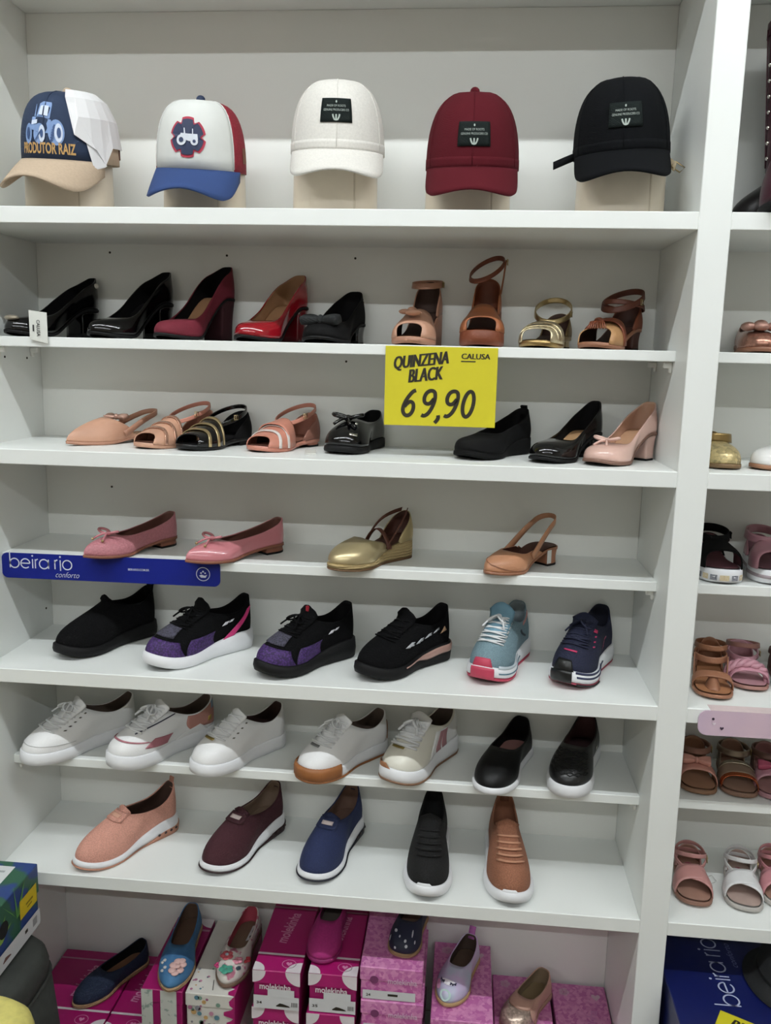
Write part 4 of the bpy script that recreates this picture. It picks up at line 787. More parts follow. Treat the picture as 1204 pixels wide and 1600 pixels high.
# ---------------------------------------------------------------- signs
YEL = M('#D3C822', .55, amt=.02); INK = M('#241F10', .6)
t = thing('price_sign', 'yellow price card reading 69,90 hanging from the second shelf', 'sign', (.843, .0795, SH2-.002), math.radians(.5))
MB().bbox((0, 0, -.0705), (.2, .0014, .141), .0003).build('card', YEL, t, False)
def onsign(nm, VF, x, z, mat, rot=0, heavy=0): print_on(nm, VF, (x, -.0013, z), (1, 0, 0), (0, 0, 1), mat, t, rot, heavy)
def tfit(body, w_, h_, bold=0, shear=0, sp=1.): V, F = text2d(body, 1, bold, shear, sp); return fit2d(V, w_, h_), F
onsign('text_line', tfit('QUINZENA', .096, .026, .0, .35), -.036, -.026, INK, math.radians(7), .0013); onsign('text_line', tfit('BLACK', .063, .0235, .0, .35), -.027, -.049, INK, math.radians(7), .0013)
onsign('text_line', tfit('CALUSA', .050, .0095, .0, .05), .061, -.0155, INK, 0, .0005); onsign('text_rule', poly2d([(-.013, -.001), (.013, -.001), (.013, .001), (-.013, .001)]), .048, -.0245, INK)
def dig(ch, x, w_=.017, h_=.0235):
    if ch == '6': P = [np.array([(.75, .95), (.45, .88), (.05, .55), (-.35, .1), (-.6, -.35), (-.62, -.7), (-.35, -.98), (.05, -.98), (.4, -.7), (.55, -.3), (.45, .02), (.15, .1), (-.15, -.05), (-.45, -.3)])]
    elif ch == '9': P = [np.array([(.55, .35), (.2, 0.), (-.15, -.08), (-.45, .05), (-.5, .4), (-.25, .8), (.2, .98), (.6, .9), (.7, .6), (.6, .1), (.3, -.45), (-.1, -.85), (-.5, -1), (-.75, -.9)])]
    elif ch == '0': P = [arc(.05, 0, .52, 1.0, 0, 360, 26, -18)]
    else: P = [np.array([(.2, -.9), (.25, -1.08), (.1, -1.3), (-.15, -1.5)])]
    def smooth(Q):
        for _ in range(2):
            R = [Q[0]]
            for a, b in zip(Q[:-1], Q[1:]): R += [a*.75+b*.25, a*.25+b*.75]
            Q = np.array(R+[Q[-1]])
        return Q
    return strokes2d([smooth(p)*np.array([w_, h_])+np.array([x, 0]) for p in P], .0068)
for ch, x in (('6', -.056), ('9', -.020), (',', -.006), ('9', .021), ('0', .050)): onsign('price_digit', dig(ch, x), 0, -.100, INK)
# blue shelf strip
BLU = M('#0A1C80', .55, amt=.05, spec=.3); WPR = M('#DDE2EE', .5)
t = thing('shelf_strip_sign', 'long blue strip with white lettering along the front of the fourth shelf', 'sign', (.2175, .0805, SH4-.024), 0, None, 0, math.radians(-.2))
def rrect(w_, h_, r, n=6):
    P = []
    for cx, cy, a0 in ((w_/2-r, h_/2-r, 0), (-w_/2+r, h_/2-r, 90), (-w_/2+r, -h_/2+r, 180), (w_/2-r, -h_/2+r, 270)):
        P += [(cx+r*math.cos(math.radians(a0+90*i/n)), cy+r*math.sin(math.radians(a0+90*i/n))) for i in range(n+1)]
    return P
pr = np.array(rrect(.436, .05, .012)); MB().loft([np.stack([pr[:, 0], 0*pr[:, 0]-.0012, pr[:, 1]], 1), np.stack([pr[:, 0], 0*pr[:, 0]+.0012, pr[:, 1]], 1)]).build('strip', BLU, t, False)
onsign2 = lambda nm, VF, x, z, mat, rot=0: print_on(nm, VF, (x, -.0018, z), (1, 0, 0), (0, 0, 1), mat, t, rot)
onsign2('lettering', strokes2d([(p-np.array([.5, 0]))*.125 for p in beira_rio()], .0022), -.138, -.004, WPR); onsign2('lettering', tfit('conforto', .048, .011, -.01, .4), -.085, -.0145, WPR)
onsign2('lettering', tfit('BEIRARIO.COM.BR', .042, .0042, .01), .058, .002, WPR)
onsign2('emblem', join2d([strokes2d([arc(0, 0, .013, .013, 0, 360, 30)], .0013), disc2d(0, .005, .0018), disc2d(-.004, .002, .0016), disc2d(.004, .002, .0016), poly2d([(-.008, -.003), (-.003, -.001), (.003, -.003), (.008, -.001), (.005, -.007), (-.004, -.007)])]), .185, -.001, WPR)
# pink shelf strip of the right bay (drawn figure left out)
PKS = M('#DCC0CC', .5, hex2='#CDB6CC', scale=8); t = thing('shelf_strip_sign', 'pale pink strip with small hearts on the right bay', 'sign', (1.62, -.003, SH5-.0235), 0)
pr = np.array(rrect(.6, .046, .016)); MB().loft([np.stack([pr[:, 0], 0*pr[:, 0]-.0012, pr[:, 1]], 1), np.stack([pr[:, 0], 0*pr[:, 0]+.0012, pr[:, 1]], 1)]).build('strip', PKS, t, False)
MB().bbox((0, .012, .0235), (.56, .026, .0008), .0002).build('strip_flap', M('#E3D0D0', .5), t, False)
DKH = M('#3A2A3E', .6); onsign2('dot_print', disc2d(0, 0, .0024), -.275, .008, DKH)
heart = lambda r: poly2d([(0, -r), (r, .1*r), (.9*r, .7*r), (.45*r, .9*r), (0, .45*r), (-.45*r, .9*r), (-.9*r, .7*r), (-r, .1*r)])
onsign2('heart_print', heart(.0034), -.259, -.009, DKH); onsign2('heart_print', heart(.003), -.273, -.001, M('#EADCE6', .6))
# ---------------------------------------------------------------- right bay: girls' shoes
GR = 'girls shoes in the right bay'
def kflat(label, toe, ang, z, L, up, lin_, sole, **kw):
    s = Shoe('ballet_flat', label, toe, ang, z, L, hh=.006, pl=.007, group=kw.pop('group', GR), **{**dict(tn=2.5, tm=2.2, ts=.66, bw=.034, hw=.025, ww=.024, spring=.003), **kw.pop('dim', {})})
    s.setup(**{**dict(st=.64, rb=.042, rs=.028, rt=.034, toeh=.03, wt=.88, vdrop=.003, pf=.65), **kw.pop('shape', {})}); s.upper(up, lin_); s.thinsole(sole, .007); s.insole(lin_); s.heel(sole, s1=.28, kb=1., pinch=0); return s
RGM = M('#B0806E', .25, .7, kind='glitter', scale=220, amt=.3)
s = kflat('rose gold glitter flat with ruffled toe in the right bay', (1.392, .092), -100, SH2, .17, RGM, DKIN, M('#8C5F48', .5), shape=dict(toeh=.026))
mb = MB(); p = s.surf(np.array(0.), np.array(.72))
for i in range(6): a = 2*pi*i/6; mb.ell(p+np.array([.012*math.cos(a), .024*math.sin(a), .008]), (.012, .014, .008), R3('Z', a))
mb.ell(p+np.array([0, 0, .012]), (.01, .012, .008)); mb.build('ruffle', M('#B98E80', .4, .4, kind='glitter', scale=160), s.e)
s = kflat('gold glitter flat with elastic strap beside the divider', (1.336, .05), -97, SH3, .175, M('#D6C28E', .35, .45, kind='glitter', scale=180, amt=.4), M('#6E5A34', .6), M('#7A6040', .6), shape=dict(st=.56, rt=.036, toeh=.034))
s.ring('elastic_strap', .36, .046, .03, .03, .004, .016, M('#8E7648', .35, .6))
s = kflat('white patent flat with gold emblem and brown sole', (1.394, .078), -152, SH3, .17, M('#E3E2E0', .2, coat=.4, amt=.03), M('#6A4A3E', .6), M('#9A6E52', .6))
mb = MB(); P_ = s.surf(np.radians(62), np.array(.55)); mb.tube([P_+np.array([.007*math.cos(a), .002, .007*math.sin(a)]) for a in np.arange(10)*2*pi/10], .0012, 5, True); mb.ell(P_+np.array([0, .002, 0]), (.003, .002, .003)); mb.build('emblem', GOLD, s.e)
mb = MB(); mb.tube([P_+np.array([.02, .004, .01]), P_+np.array([.035, .012, -.01]), P_+np.array([.045, .016, -.03])], .0005, 4); mb.box(P_+np.array([.055, .02, -.031]), (.03, .02, .0008)); mb.build('paper_tag', M('#D6D6D0', .6), s.e, False)
def ksandal(label, toe, ang, z, L, base, ins, plat=.010, flare=.001, sole2=None, **kw):
    s = Shoe('sandal', label, toe, ang, z, L, hh=.004, pl=plat, group=GR, **{**dict(tn=2.8, tm=2.4, ts=.68, bw=.035, hw=.026, ww=.027, spring=.003), **kw})
    s.cupsole(base, .0, flare); s.insole(ins, .0015, -.004); return s
for lab, toe, m, i2, chk in [('black strap sandal with white checkered sole in the right bay', (1.362, .085), BLK, M('#7A4C54', .7), True), ('pink strap sandal with white and grey sole', (1.458, .092), M('#B98590', .35, coat=.2), M('#8A6068', .7), False)]:
    s = ksandal(lab, toe, -96, SH4, .165, WSOLE, i2, .026, .003, bw=.037)
    s.band('toe_strap', .90, .56, .90, .56, .034, .044, [m, i2], cv=-.05, sq=.6); s.ring('ankle_strap', .26, s.zf(.1)+.042, .046, .031, -.004, .016, m); s.counter('heel_counter', 62, .034, m, i2); s.buckle((-.03, .0318, s.zf(.1)+.042), .014, m, 0)
    if chk:
        for i in range(9):
            a = -64+i*16; P0, _ = s.out(np.radians(a+np.array([-6, 6])), .0034)
            V = [(P0[0][0], P0[0][1], .008), (P0[1][0], P0[1][1], .008), (P0[1][0], P0[1][1], .018), (P0[0][0], P0[0][1], .018)]
            mk('sole_square', V, [(0, 1, 2, 3)], M('#8E9098' if i % 2 else '#D8C9A8', .5, kind='speckle', scale=500, hex2='#4E5260' if i % 2 else '#C9B48C'), s.e, False)
    else: s.sole(M('#A99BA0', .5), [(.001, lambda q: .012+0*q), (.0034, lambda q: .0125+0*q), (.0034, lambda q: .0185+0*q), (.001, lambda q: .019+0*q)], 'sole_stripe')
# tan thong sandal
s = ksandal('tan leather thong sandal beside the divider', (1.352, .042), -103, SH5, .185, TAN, M('#A9744F', .6), .009)
s.band('toe_strap', .76, .66, .76, .66, .024, .030, TAN, cv=.02, sq=.6); s.band('thong', .90, .72, .88, .72, .004, .026, TAN, sq=3.0, out=-.02); s.ring('ankle_strap', .24, .062, .046, .03, .006, .010, M('#8E5F42', .5, kind='leather')); s.ring('ankle_strap', .28, .044, .05, .031, .004, .012, TAN)
mb = MB()
for sg in (-1, 1): mb.ribbon([((.55-.5)*s.L, sg*.03, .012), ((.5-.5)*s.L, sg*.031, .03), ((.44-.5)*s.L, sg*.031, .052)], (.012, 0, 0), .002, sg)
mb.build('side_straps', TAN, s.e); s.counter('heel_counter', 55, .05, TAN, M('#8A5C40', .6))
# pink braided sandal
KP = M('#C792A0', .35, coat=.2); KPI = M('#B98A92', .6)
s = ksandal('pink sandal with braided toe strap', (1.434, .095), -100, SH5, .165, M('#A87A70', .5), KPI, .009)
mb = MB(); k = np.linspace(0, pi, 25)
for j in range(3):
    ph_ = j*2*pi/3; q_ = .72+.05*np.sin(k*5+ph_); mb.tube(np.stack([(q_-.5)*s.L, (s.w(q_)+.001)*np.cos(k), s.zf(q_)+.032*np.sin(k)**.7+.004*np.cos(k*5+ph_)], 1), .0052, 6)
mb.build('braid', KP, s.e); s.band('toe_strap', .82, .77, .82, .77, .024, .028, KP, cv=.0); s.counter('heel_counter', 66, .036, KP, KPI); s.ring('ankle_strap', .27, .056, .046, .031, .010, .009, M('#9C7066', .5)); s.ring('ankle_strap', .27, .042, .045, .03, -.004, .01, KP); s.buckle((-.03, .0315, .042), .011, GOLD, 0)
s = ksandal('dark brown sandal cut off by the right edge of the photo', (1.512, .08), -100, SH5, .165, DBRN, DKIN, .009); s.band('toe_strap', .85, .6, .85, .6, .028, .036, [DBRN, DKIN], cv=-.03); s.ring('ankle_strap', .27, .048, .046, .031, .006, .01, DBRN); s.counter('heel_counter', 62, .036, DBRN, DKIN)
# sixth shelf right
NI = M('#B08468', .6)
def k6(label, toe, base, ins, strap, ringm, trim=None, bowm=None):
    s = ksandal(label, toe, -100, SH6, .155, base, ins, .011)
    s.band('toe_strap', .80, .56, .80, .56, .030, .038, [strap, ins], cv=-.02); s.counter('heel_counter', 70, .042, ringm, ins); s.ring('ankle_strap', .27, .054, .044, .031, .006, .012, ringm); s.buckle((-.028, .0318, .054), .013, GOLD, 0)
    if trim: s.band('metallic_trim', .86, .80, .86, .80, .027, .030, trim, cv=-.02, out=.002); s.band('metallic_trim', .62, .57, .60, .54, .038, .040, M('#A9A08C', .25, .8), cv=.02, out=.003)
    if bowm: s.softbow(bowm, ((.66-.5)*s.L, 0, .05), .026)
    return s
k6('nude sandal with small bow beside the divider', (1.36, .1), M('#8E6A50', .6), NI, ROSE, M('#9A7060', .5), None, ROSE)
k6('sandal with copper and silver metallic straps', (1.436, .098), M('#8A6A58', .6), M('#A98672', .6), M('#A8907E', .3, .6), M('#9A8A78', .35, .6), M('#B5603A', .25, .8))
k6('pink strappy sandal at the right edge above the white sandal', (1.502, .094), KPI, M('#B98A88', .6), KP, M('#7A5A50', .5), None, M('#B0506A', .5))
# seventh shelf right
def cross(label, toe, ang, m, ins, base):
    s = ksandal(label, toe, ang, SH7, .155, base, ins, .011); s.band('cross_strap', .84, .60, .68, .46, .028, .036, [m, ins], cv=.0); s.band('cross_strap', .68, .46, .84, .60, .030, .038, [m, ins], cv=.0, out=.0025)
    s.counter('heel_counter', 60, .030, m, ins); s.ring('ankle_strap', .28, .05, .044, .031, .018, .008, m); s.ring('ankle_strap', .30, .046, .042, .031, -.006, .007, m); s.buckle((-.026, .0318, .046), .012, GOLD, 0); s.gem(((.25-.5)*s.L, 0, s.zf(.25)+.003), (.014, .01, .001), M('#A8566A', .6), 'insole_print'); return s
cross('pink cross-strap sandal beside the divider on the lowest shelf', (1.356, .05), -100, M('#C08A86', .4, coat=.1), M('#A98272', .6), M('#8E6858', .6)); s = cross('white cross-strap sandal on the lowest shelf', (1.447, .046), -103, M('#DCDCDC', .35), M('#B9A298', .6), M('#B9B4AE', .6))
mb = MB(); mb.tube([(.0, -.045, .006), (.01, -.06, .003), (-.015, -.065, .002), (-.03, -.05, .002), (-.01, -.042, .003)], .0007, 4); mb.build('tag_string', M('#C9C9C4', .6), s.e)
cross('pink and white cross-strap sandal cut by the right edge', (1.524, .06), -100, M('#C7888E', .4), M('#A98272', .6), M('#CFCAC4', .6))
# ---------------------------------------------------------------- tall boots on the top shelf, right bay
def boot(label, toe, ang, col, studs, soft=0.):
    bm = M(col, .38, kind='leather', amt=.15, spec=.35); L = .19
    s = Shoe('boot', label, toe, ang, Z1, L, hh=.012, pl=.012, group='tall boots in the right bay', cat='boot', tn=2.4, tm=2., ts=.66, bw=.04, spring=.005)
    s.setup(st=.42, sb=.02, rb=.09, rs=.09, rt=.095, toeh=.034, wt=.95, vdrop=.05, vx=.55, pf=.6); s.upper(bm, BLKIN); s.cupsole(BSOLE, .001, .002)
    n = 28; a = np.arange(n)*2*pi/n; R = []
    for k in np.linspace(0, 1, 9):
        z = .085+.235*k; rx = .048-.004*math.sin(pi*k*.8)+.012*k; ry = .036+.016*k; cx = (.22-.5)*L-.004*k
        R.append(np.stack([cx+rx*np.cos(a), ry*np.sin(a), np.full(n, z)], 1))
    G = np.stack(R, 1); mk_shell('shaft', G, .002, [bm, BLKIN], s.e, True); mk_shell('top_band', np.stack([G[:, -1]*np.array([1.02, 1.03, 1])+np.array([.001, 0, -.02]), G[:, -1]*np.array([1.02, 1.03, 1])+np.array([.001, 0, .001])], 1), .002, bm, s.e, True)
    if studs:
        for i in range(7):
            k = .08+.105*i; z = .085+.235*k; aa = math.radians(-62); rx = .0485+.008*k; ry = .0365+.016*k; cx = (.22-.5)*L-.004*k
            MB().ell((cx+rx*math.cos(aa), ry*math.sin(aa), z), (.0035, .0035, .0035)).build('stud', CHROME, s.e)
        ph_ = np.linspace(0, 1, 10); MB().tube(np.stack([(.22-.5)*L+.049*math.cos(1.3)-0*ph_, -.037*math.sin(1.3)-.016*ph_, .09+.22*ph_], 1), .0012, 5).build('side_seam', bm, s.e)
    return s
boot('tall burgundy leather boot with a row of metal studs', (1.368, -.022), -110, '#3A0E1E', True); boot('tall dark boot standing behind the studded burgundy boot', (1.345, .168), -162, '#120C0E', False)
# ---------------------------------------------------------------- shoe boxes on the bottom board
ZBB = ZB
def sbox(label, x0, x1, y0, y1, z0, z1, body, lid, lh=.03, group='shoe boxes at the bottom', name='shoe_box', rz=0):
    t = thing(name, label, 'box', ((x0+x1)/2, (y0+y1)/2, z0), rz, group); w_, d_, h_ = x1-x0, y1-y0, z1-z0; t['dim'] = (w_, d_, h_)
    MB().bbox((0, 0, (h_-.002)/2), (w_-.004, d_-.004, h_-.002), .0015).build('body', body, t, False)
    lo = MB(); lo.bbox((0, 0, h_-lh/2), (w_, d_, lh), .0015); lo.build('lid', lid, t, False); return t, w_, d_, h_
MAG = M('#A81468', .4, amt=.06, scale=20); MAGD = M('#9A1260', .4, amt=.06, scale=20); WPT = M('#E4DCE0', .5); LBL = M('#D3D4D6', .6, amt=.03); PKT = M('#D88FB4', .5)
def front(t, w_, d_, h_, nm, VF, x, z, mat, lift=.0006): print_on(nm, VF, (x, -d_/2-lift, z), (1, 0, 0), (0, 0, 1), mat, t)
def topp(t, w_, d_, h_, nm, VF, x, y, mat, rot=0, lift=.0006): print_on(nm, VF, (x, y, h_+lift), (1, 0, 0), (0, 1, 0), mat, t, rot)
RC = lambda w_, h_: poly2d([(-w_/2, -h_/2), (w_/2, -h_/2), (w_/2, h_/2), (-w_/2, h_/2)])
def qdisc(cx, cy, r, a0, a1): return poly2d([(cx, cy)]+[(cx+r*math.cos(math.radians(a0+(a1-a0)*i/10)), cy+r*math.sin(math.radians(a0+(a1-a0)*i/10))) for i in range(11)])
SHOEP = poly2d([(-.014, -.002), (-.006, .004), (.0, .003), (.012, -.001), (.015, -.004), (-.013, -.004)])
def magbox(label, x0, x1, y0, y1, z0, z1, lab=True, top=True, num='34'):
    b = sbox(label, x0, x1, y0, y1, z0, z1, MAGD, MAG); t, w_, d_, h_ = b
    front(*b, 'corner_spot', qdisc(-w_/2, h_, .027, -90, 0), 0, 0, WPT); front(*b, 'corner_spot', qdisc(w_/2, h_, .030, 180, 270), 0, 0, WPT)
    V, F = text2d('molekinha', 1, .02); front(*b, 'lettering', (fit2d(V, w_*.66, .014), F), -w_*.02, h_*.60, WPT, .0008)
    if lab:
        front(*b, 'label', RC(w_*.96, h_*.34), 0, h_*.19, LBL); front(*b, 'label_print', tfit(num, .011, .006, .02), -w_*.36, h_*.17, INK, .001); front(*b, 'label_print', SHOEP, w_*.14, h_*.14, INK, .001); front(*b, 'sticker', RC(w_*.56, h_*.2), w_*.1, h_*.44, LBL, .001)
        front(*b, 'label_print', join2d([RC(.0012, .010)]+[(v+np.array([(i+1)*.0022, 0]), f) for i in range(5) for v, f in [RC(.0008+.0004*(i % 2), .010)]]), w_*.33, h_*.17, INK, .001)
    if top:
        topp(*b, 'corner_spot', qdisc(-w_/2, -d_/2, .024, 0, 90), 0, 0, WPT); topp(*b, 'corner_spot', qdisc(w_/2, -d_/2, .030, 90, 180), 0, 0, WPT)
        topp(*b, 'heart_logo', join2d([strokes2d([arc(0, 0, .014, .012, 0, 360, 24)], .0014), heart(.006)]), w_*.22, -d_/2+.024, PKT); topp(*b, 'white_strip', RC(w_, .006), 0, -d_/2+.05, WPT)
        topp(*b, 'white_strip', RC(w_, .005), 0, d_/2-.03, M('#B77E98', .5)); topp(*b, 'lettering', (fit2d(V, .10, .024), F), -w_*.02, .02, PKT, math.radians(82))
    return b
hb = .0872
xa = (.005, .186); xb = (.188, .262)
magbox('magenta shoe box under the navy espadrille at the left', .004, .184, .03, .262, ZB, ZB+hb); magbox('magenta shoe box right of the navy espadrille, lowest row', .188, .268, .03, .262, ZB, ZB+hb)
for i, (x0, x1, nm, num) in enumerate([(.505, .602, 'left', '34'), (.618, .716, 'right', '35')]):
    for k in range(3):
        lev = ['bottom', 'middle', 'top'][k]
        magbox('magenta shoe box, %s of the %s magenta stack' % (lev, nm), x0+.003*((k+1) % 2), x1+.003*((k+1) % 2), .03+.004*((k+i) % 2), .262, ZB+k*hb, ZB+(k+1)*hb-.0005, True, k == 2, num)
# striped-front box and floral box
b = sbox('magenta shoe box with grey striped front under the blue floral shoe', .275, .362, .03, .262, ZB+.0975, ZB+.195, MAGD, MAGD); sbox('plain magenta shoe box beneath the striped box', .275, .362, .032, .262, ZB, ZB+.097, MAGD, MAG)
for x, w2 in ((-.031, .024), (.014, .034)): front(*b, 'white_stripe', RC(w2, .097), x, .0488, M('#C9CCC4', .6, kind='speckle', scale=60, hex2='#8E9C94'))
topp(*b, 'white_strip', RC(.087, .006), 0, .075, M('#B77E98', .5)); topp(*b, 'corner_spot', qdisc(.0435, .115, .03, 180, 270), 0, 0, WPT)
FLW = M('#D9D6CE', .6, amt=.04); b = sbox('white shoe box with floral print and magenta drips', .368, .470, .03, .262, ZB+.0975, ZB+.195, FLW, FLW); sbox('white floral shoe box at the base of its stack', .368, .470, .032, .262, ZB, ZB+.097, FLW, FLW)
t, w_, d_, h_ = b; MB().bbox((w_/2+.0006, 0, h_/2), (.001, d_, h_), .0002).build('magenta_side', MAG, t, False)
drip = lambda n, L, w0: poly2d([(0, 0)]+[q for i in range(n) for q in ((-w0*(.45+.55*((i*7) % 3)/2), L*(i+.15)/n), (-w0*(.5+.5*((i*7) % 3)/2), L*(i+.5)/n), (-w0*(.3), L*(i+.7)/n), (-w0*.12, L*(i+.9)/n))]+[(0, L)])
front(*b, 'drips', drip(4, h_, .022), w_/2, 0, MAG); topp(*b, 'drips', drip(5, d_*.5, .03), w_/2, -d_/2, MAG)
fc = ['#7FA08E', '#C78FA6', '#8E8E96', '#C9A36A', '#5E8A9A', '#B0708E']
for i in range(26): front(*b, 'flower_print', disc2d(0, 0, rnd.uniform(.002, .0065), None, 9), rnd.uniform(-.045, .018), rnd.uniform(.006, .09), M(fc[i % 6], .6), .0008)
for i in range(16): topp(*b, 'flower_print', disc2d(0, 0, rnd.uniform(.0015, .004), None, 8), rnd.uniform(-.045, .01), rnd.uniform(-.11, -.04), M(fc[(i+2) % 6], .6), 0, .0008)
topp(*b, 'black_mark', RC(.0015, .03), .0, -.09, INK, .2, .001)
# pink glitter boxes
PKG = M('#D98DBC', .5, kind='glitter', scale=150, hex2='#BC5C9E'); PKG2 = M('#DB93C0', .5, kind='glitter', scale=150, hex2='#C068A6'); 
def pinkbox(label, x0, x1, y0, y1, z0, z1, fr=True, text=True):
    b = sbox(label, x0, x1, y0, y1, z0, z1, PKG, PKG2, min(.03, (z1-z0)*.5)); t, w_, d_, h_ = b; V, F = text2d('molekinha', 1, .01)
    if fr:
        front(*b, 'finger_hole', disc2d(0, 0, .0085), -w_*.27, h_*.62, M('#7A3A66', .9)); front(*b, 'lettering', (fit2d(V, w_*.46, .012), F), w_*.18, h_*.62, M('#E3C3DA', .5), .0008)
        front(*b, 'label', RC(w_*.84, h_*.27), -w_*.03, h_*.16, LBL); front(*b, 'label_print', tfit('24', .009, .006, .02), -w_*.36, h_*.15, INK, .001); front(*b, 'label_print', RC(.02, .005), w_*.03, h_*.18, INK, .001)
    topp(*b, 'flower_print', join2d([disc2d(.007*math.cos(a), .007*math.sin(a), .0055, None, 8) for a in np.arange(5)*2*pi/5]), -w_*.28, d_*.38, M('#D9A6C4', .6)); topp(*b, 'heart_print', heart(.010), w_*.3, d_*.34, M('#D9B8C9', .6), 0)
    if text: topp(*b, 'lettering', (fit2d(V, .10, .02), F), w_*.12, -.01, M('#D08CBE', .5), math.radians(80))
    return b
hp = .0722
for k in range(4): pinkbox('pink glitter shoe box, %s of the tallest pink stack' % ['bottom', 'second from bottom', 'third from bottom', 'top'][k], .728-.003*(k % 2), .853-.003*(k % 2), .028+.004*(k % 2), .262, ZB+k*hp, ZB+(k+1)*hp-.0005, True, False)
pinkbox('pink glitter shoe box under the pastel shoe', .868, .992, .03, .262, ZB+.0937, ZB+.187, True, False); pinkbox('pink glitter shoe box beneath the pastel shoe\'s box', .868, .992, .032, .262, ZB, ZB+.0932)
pinkbox('pink glitter shoe box under the glitter-toe flat', 1.0, 1.122, .03, .262, ZB, ZB+.117, True, False); pinkbox('empty-topped pink glitter shoe box in the right corner', 1.13, 1.247, .03, .262, ZB, ZB+.109)
# shoes on the boxes
GK = 'shoes on top of the shoe boxes'
ROPE = M('#A98A66', .8, kind='rope', scale=80)
def esp(label, toe, ang, z, L, up, lin_, ins, sole=ROPE, **kw):
    s = Shoe('espadrille', label, toe, ang, z, L, hh=.003, pl=.009, group=GK, **{**dict(tn=2.1, tm=1.8, ts=.62, bw=.036, hw=.026, ww=.027, spring=.003), **kw.pop('dim', {})})
    s.setup(**{**dict(st=.60, rb=.042, rs=.028, rt=.036, toeh=.026, wt=.88, vdrop=.004, pf=.7), **kw}); s.upper(up, lin_); s.cupsole(sole, .001, .0018); s.insole(ins); return s
s = esp('navy blue espadrille flat lying on the magenta boxes', (.100, .083), -121, ZB+hb, .195, M('#142440', .8, kind='knit', amt=.25), BLKIN, M('#8A6248', .7))
DEN = M('#33628E', .7, hex2='#4A7EA8', scale=30); s = esp('blue denim espadrille with embroidered pink flower', (.332, .020), -86, ZB+.195, .225, DEN, M('#5C4638', .8), M('#6A5040', .8), dim=dict(bw=.038))
mb = MB(); FLP = M('#D9B4AE', .7, kind='suede')
for i in range(7):
    a = 2*pi*i/7; th_, v_ = np.radians(14+14*math.cos(a)), .52+.13*math.sin(a); mb.ell(s.surf(th_, np.array(v_))+np.array([0, 0, .001]), (.0085, .0085, .003))
mb.ell(s.surf(np.radians(14.), np.array(.52))+np.array([0, 0, .003]), (.007, .007, .003)); mb.build('embroidered_flower', FLP, s.e)
mb = MB()
for a_, v_ in ((-22, .48), (-30, .6), (-30, .36), (-38, .5)): mb.ell(s.surf(np.radians(a_), np.array(v_))+np.array([0, 0, .0006]), (.0045, .004, .002))
mb.build('embroidered_buds', M('#B9B6B4', .7), s.e)
FLO = M('#D8D3CC', .5, kind='speckle', scale=55, hex2='#B86F86'); s = esp('floral print flat with coral flower and paper tag inside', (.440, .046), -94, ZB+.195, .205, FLO, M('#B5485A', .7), M('#7A6250', .8), M('#6E5848', .7), st=.66)
for (a_, v_, c_, r_) in ((-12, .78, '#D8626E', .014), (22, .66, '#D88FA0', .011), (-2, .45, '#4FA58E', .015), (30, .42, '#2E4450', .006), (-40, .35, '#C03A72', .008), (52, .5, '#C8404E', .010)):
    mb = MB(); c0 = s.surf(np.radians(float(a_)), np.array(v_)); 
    for i in range(5): b_ = 2*pi*i/5; mb.ell(c0+np.array([r_*.55*math.cos(b_), r_*.55*math.sin(b_), .0006]), (r_*.5, r_*.5, .0022))
    o = mb.build('flower', M(c_, .6), s.e)
MB().ell(s.surf(np.radians(-12.), np.array(.78))+np.array([0, 0, .003]), (.004, .004, .002)).build('flower_center', M('#B9C9D8', .6), s.e)
mb = MB(); mb.box((-.045, .018, .0285), (.05, .018, .0008), R3('X', .5)); mb.build('paper_tag', LBL, s.e, False); mb = MB(); mb.box((-.05, .018, .0292), (.012, .004, .0008), R3('X', .5)); mb.box((-.03, .018, .0292), (.006, .006, .0008), R3('X', .5)); mb.build('tag_print', INK, s.e, False)
s = esp('magenta suede flat half hidden under the shelf', (.632, .058), -96, ZB+3*hb, .175, M('#A82A76', .85, kind='suede', amt=.15), M('#5A2A40', .8), M('#5E5A52', .8), M('#8A1E60', .6), dim=dict(tn=2.6, tm=2.3), st=.55)
s = esp('navy flat with pale unicorn print on the tallest pink stack', (.795, .062), -104, ZB+4*hp, .15, M('#1B2138', .6), M('#3A2E2A', .8), M('#6A5648', .8), dim=dict(tn=2.7, tm=2.4, bw=.034), st=.6)
for (a_, v_, w2, h2) in ((-20, .62, .10, .05), (8, .40, .05, .05), (24, .62, .04, .12), (-34, .32, .05, .1), (12, .25, .06, .05), (-4, .5, .03, .04), (34, .35, .04, .06), (-10, .15, .05, .04)):
    s.decal('pale_print', disc2d(0, 0, 1, 1, 9), a_, v_, w2, h2, M('#C9CBD2', .6))
PAS = M('#D7ACDC', .35, hex2='#A4D2D2', scale=16, coat=.2); s = esp('pastel flat with sleepy eyes print and pink heel tab', (.889, .062), -110, ZB+.187, .175, PAS, M('#4A3A32', .8), M('#5E4A3C', .8), M('#B99A6E', .7), st=.58)
s.decal('muzzle_print', disc2d(0, 0, 1, 1, 16), -2, .22, .30, .16, M('#C3E0DA', .5)); s.decal('cheek_print', disc2d(0, 0, 1, 1, 14), -34, .36, .2, .12, M('#E0A9C8', .5)); s.decal('eye_patch', disc2d(0, 0, 1, 1, 16), -4, .55, .36, .07, M('#ECEAEE', .5))
for a_ in (-22, 12): s.decal('eyelashes', strokes2d([arc(0, 0, 1, .8, 200, 340, 8), np.array([(-.6, -.6), (-.8, -1.1), (-.9, -1.3)]), np.array([(0, -.8), (0, -1.2), (0, -1.5)]), np.array([(.6, -.6), (.8, -1.1), (.9, -1.3)])], .5), a_, .58, .15, .06, M('#2A2C44', .6), .002)
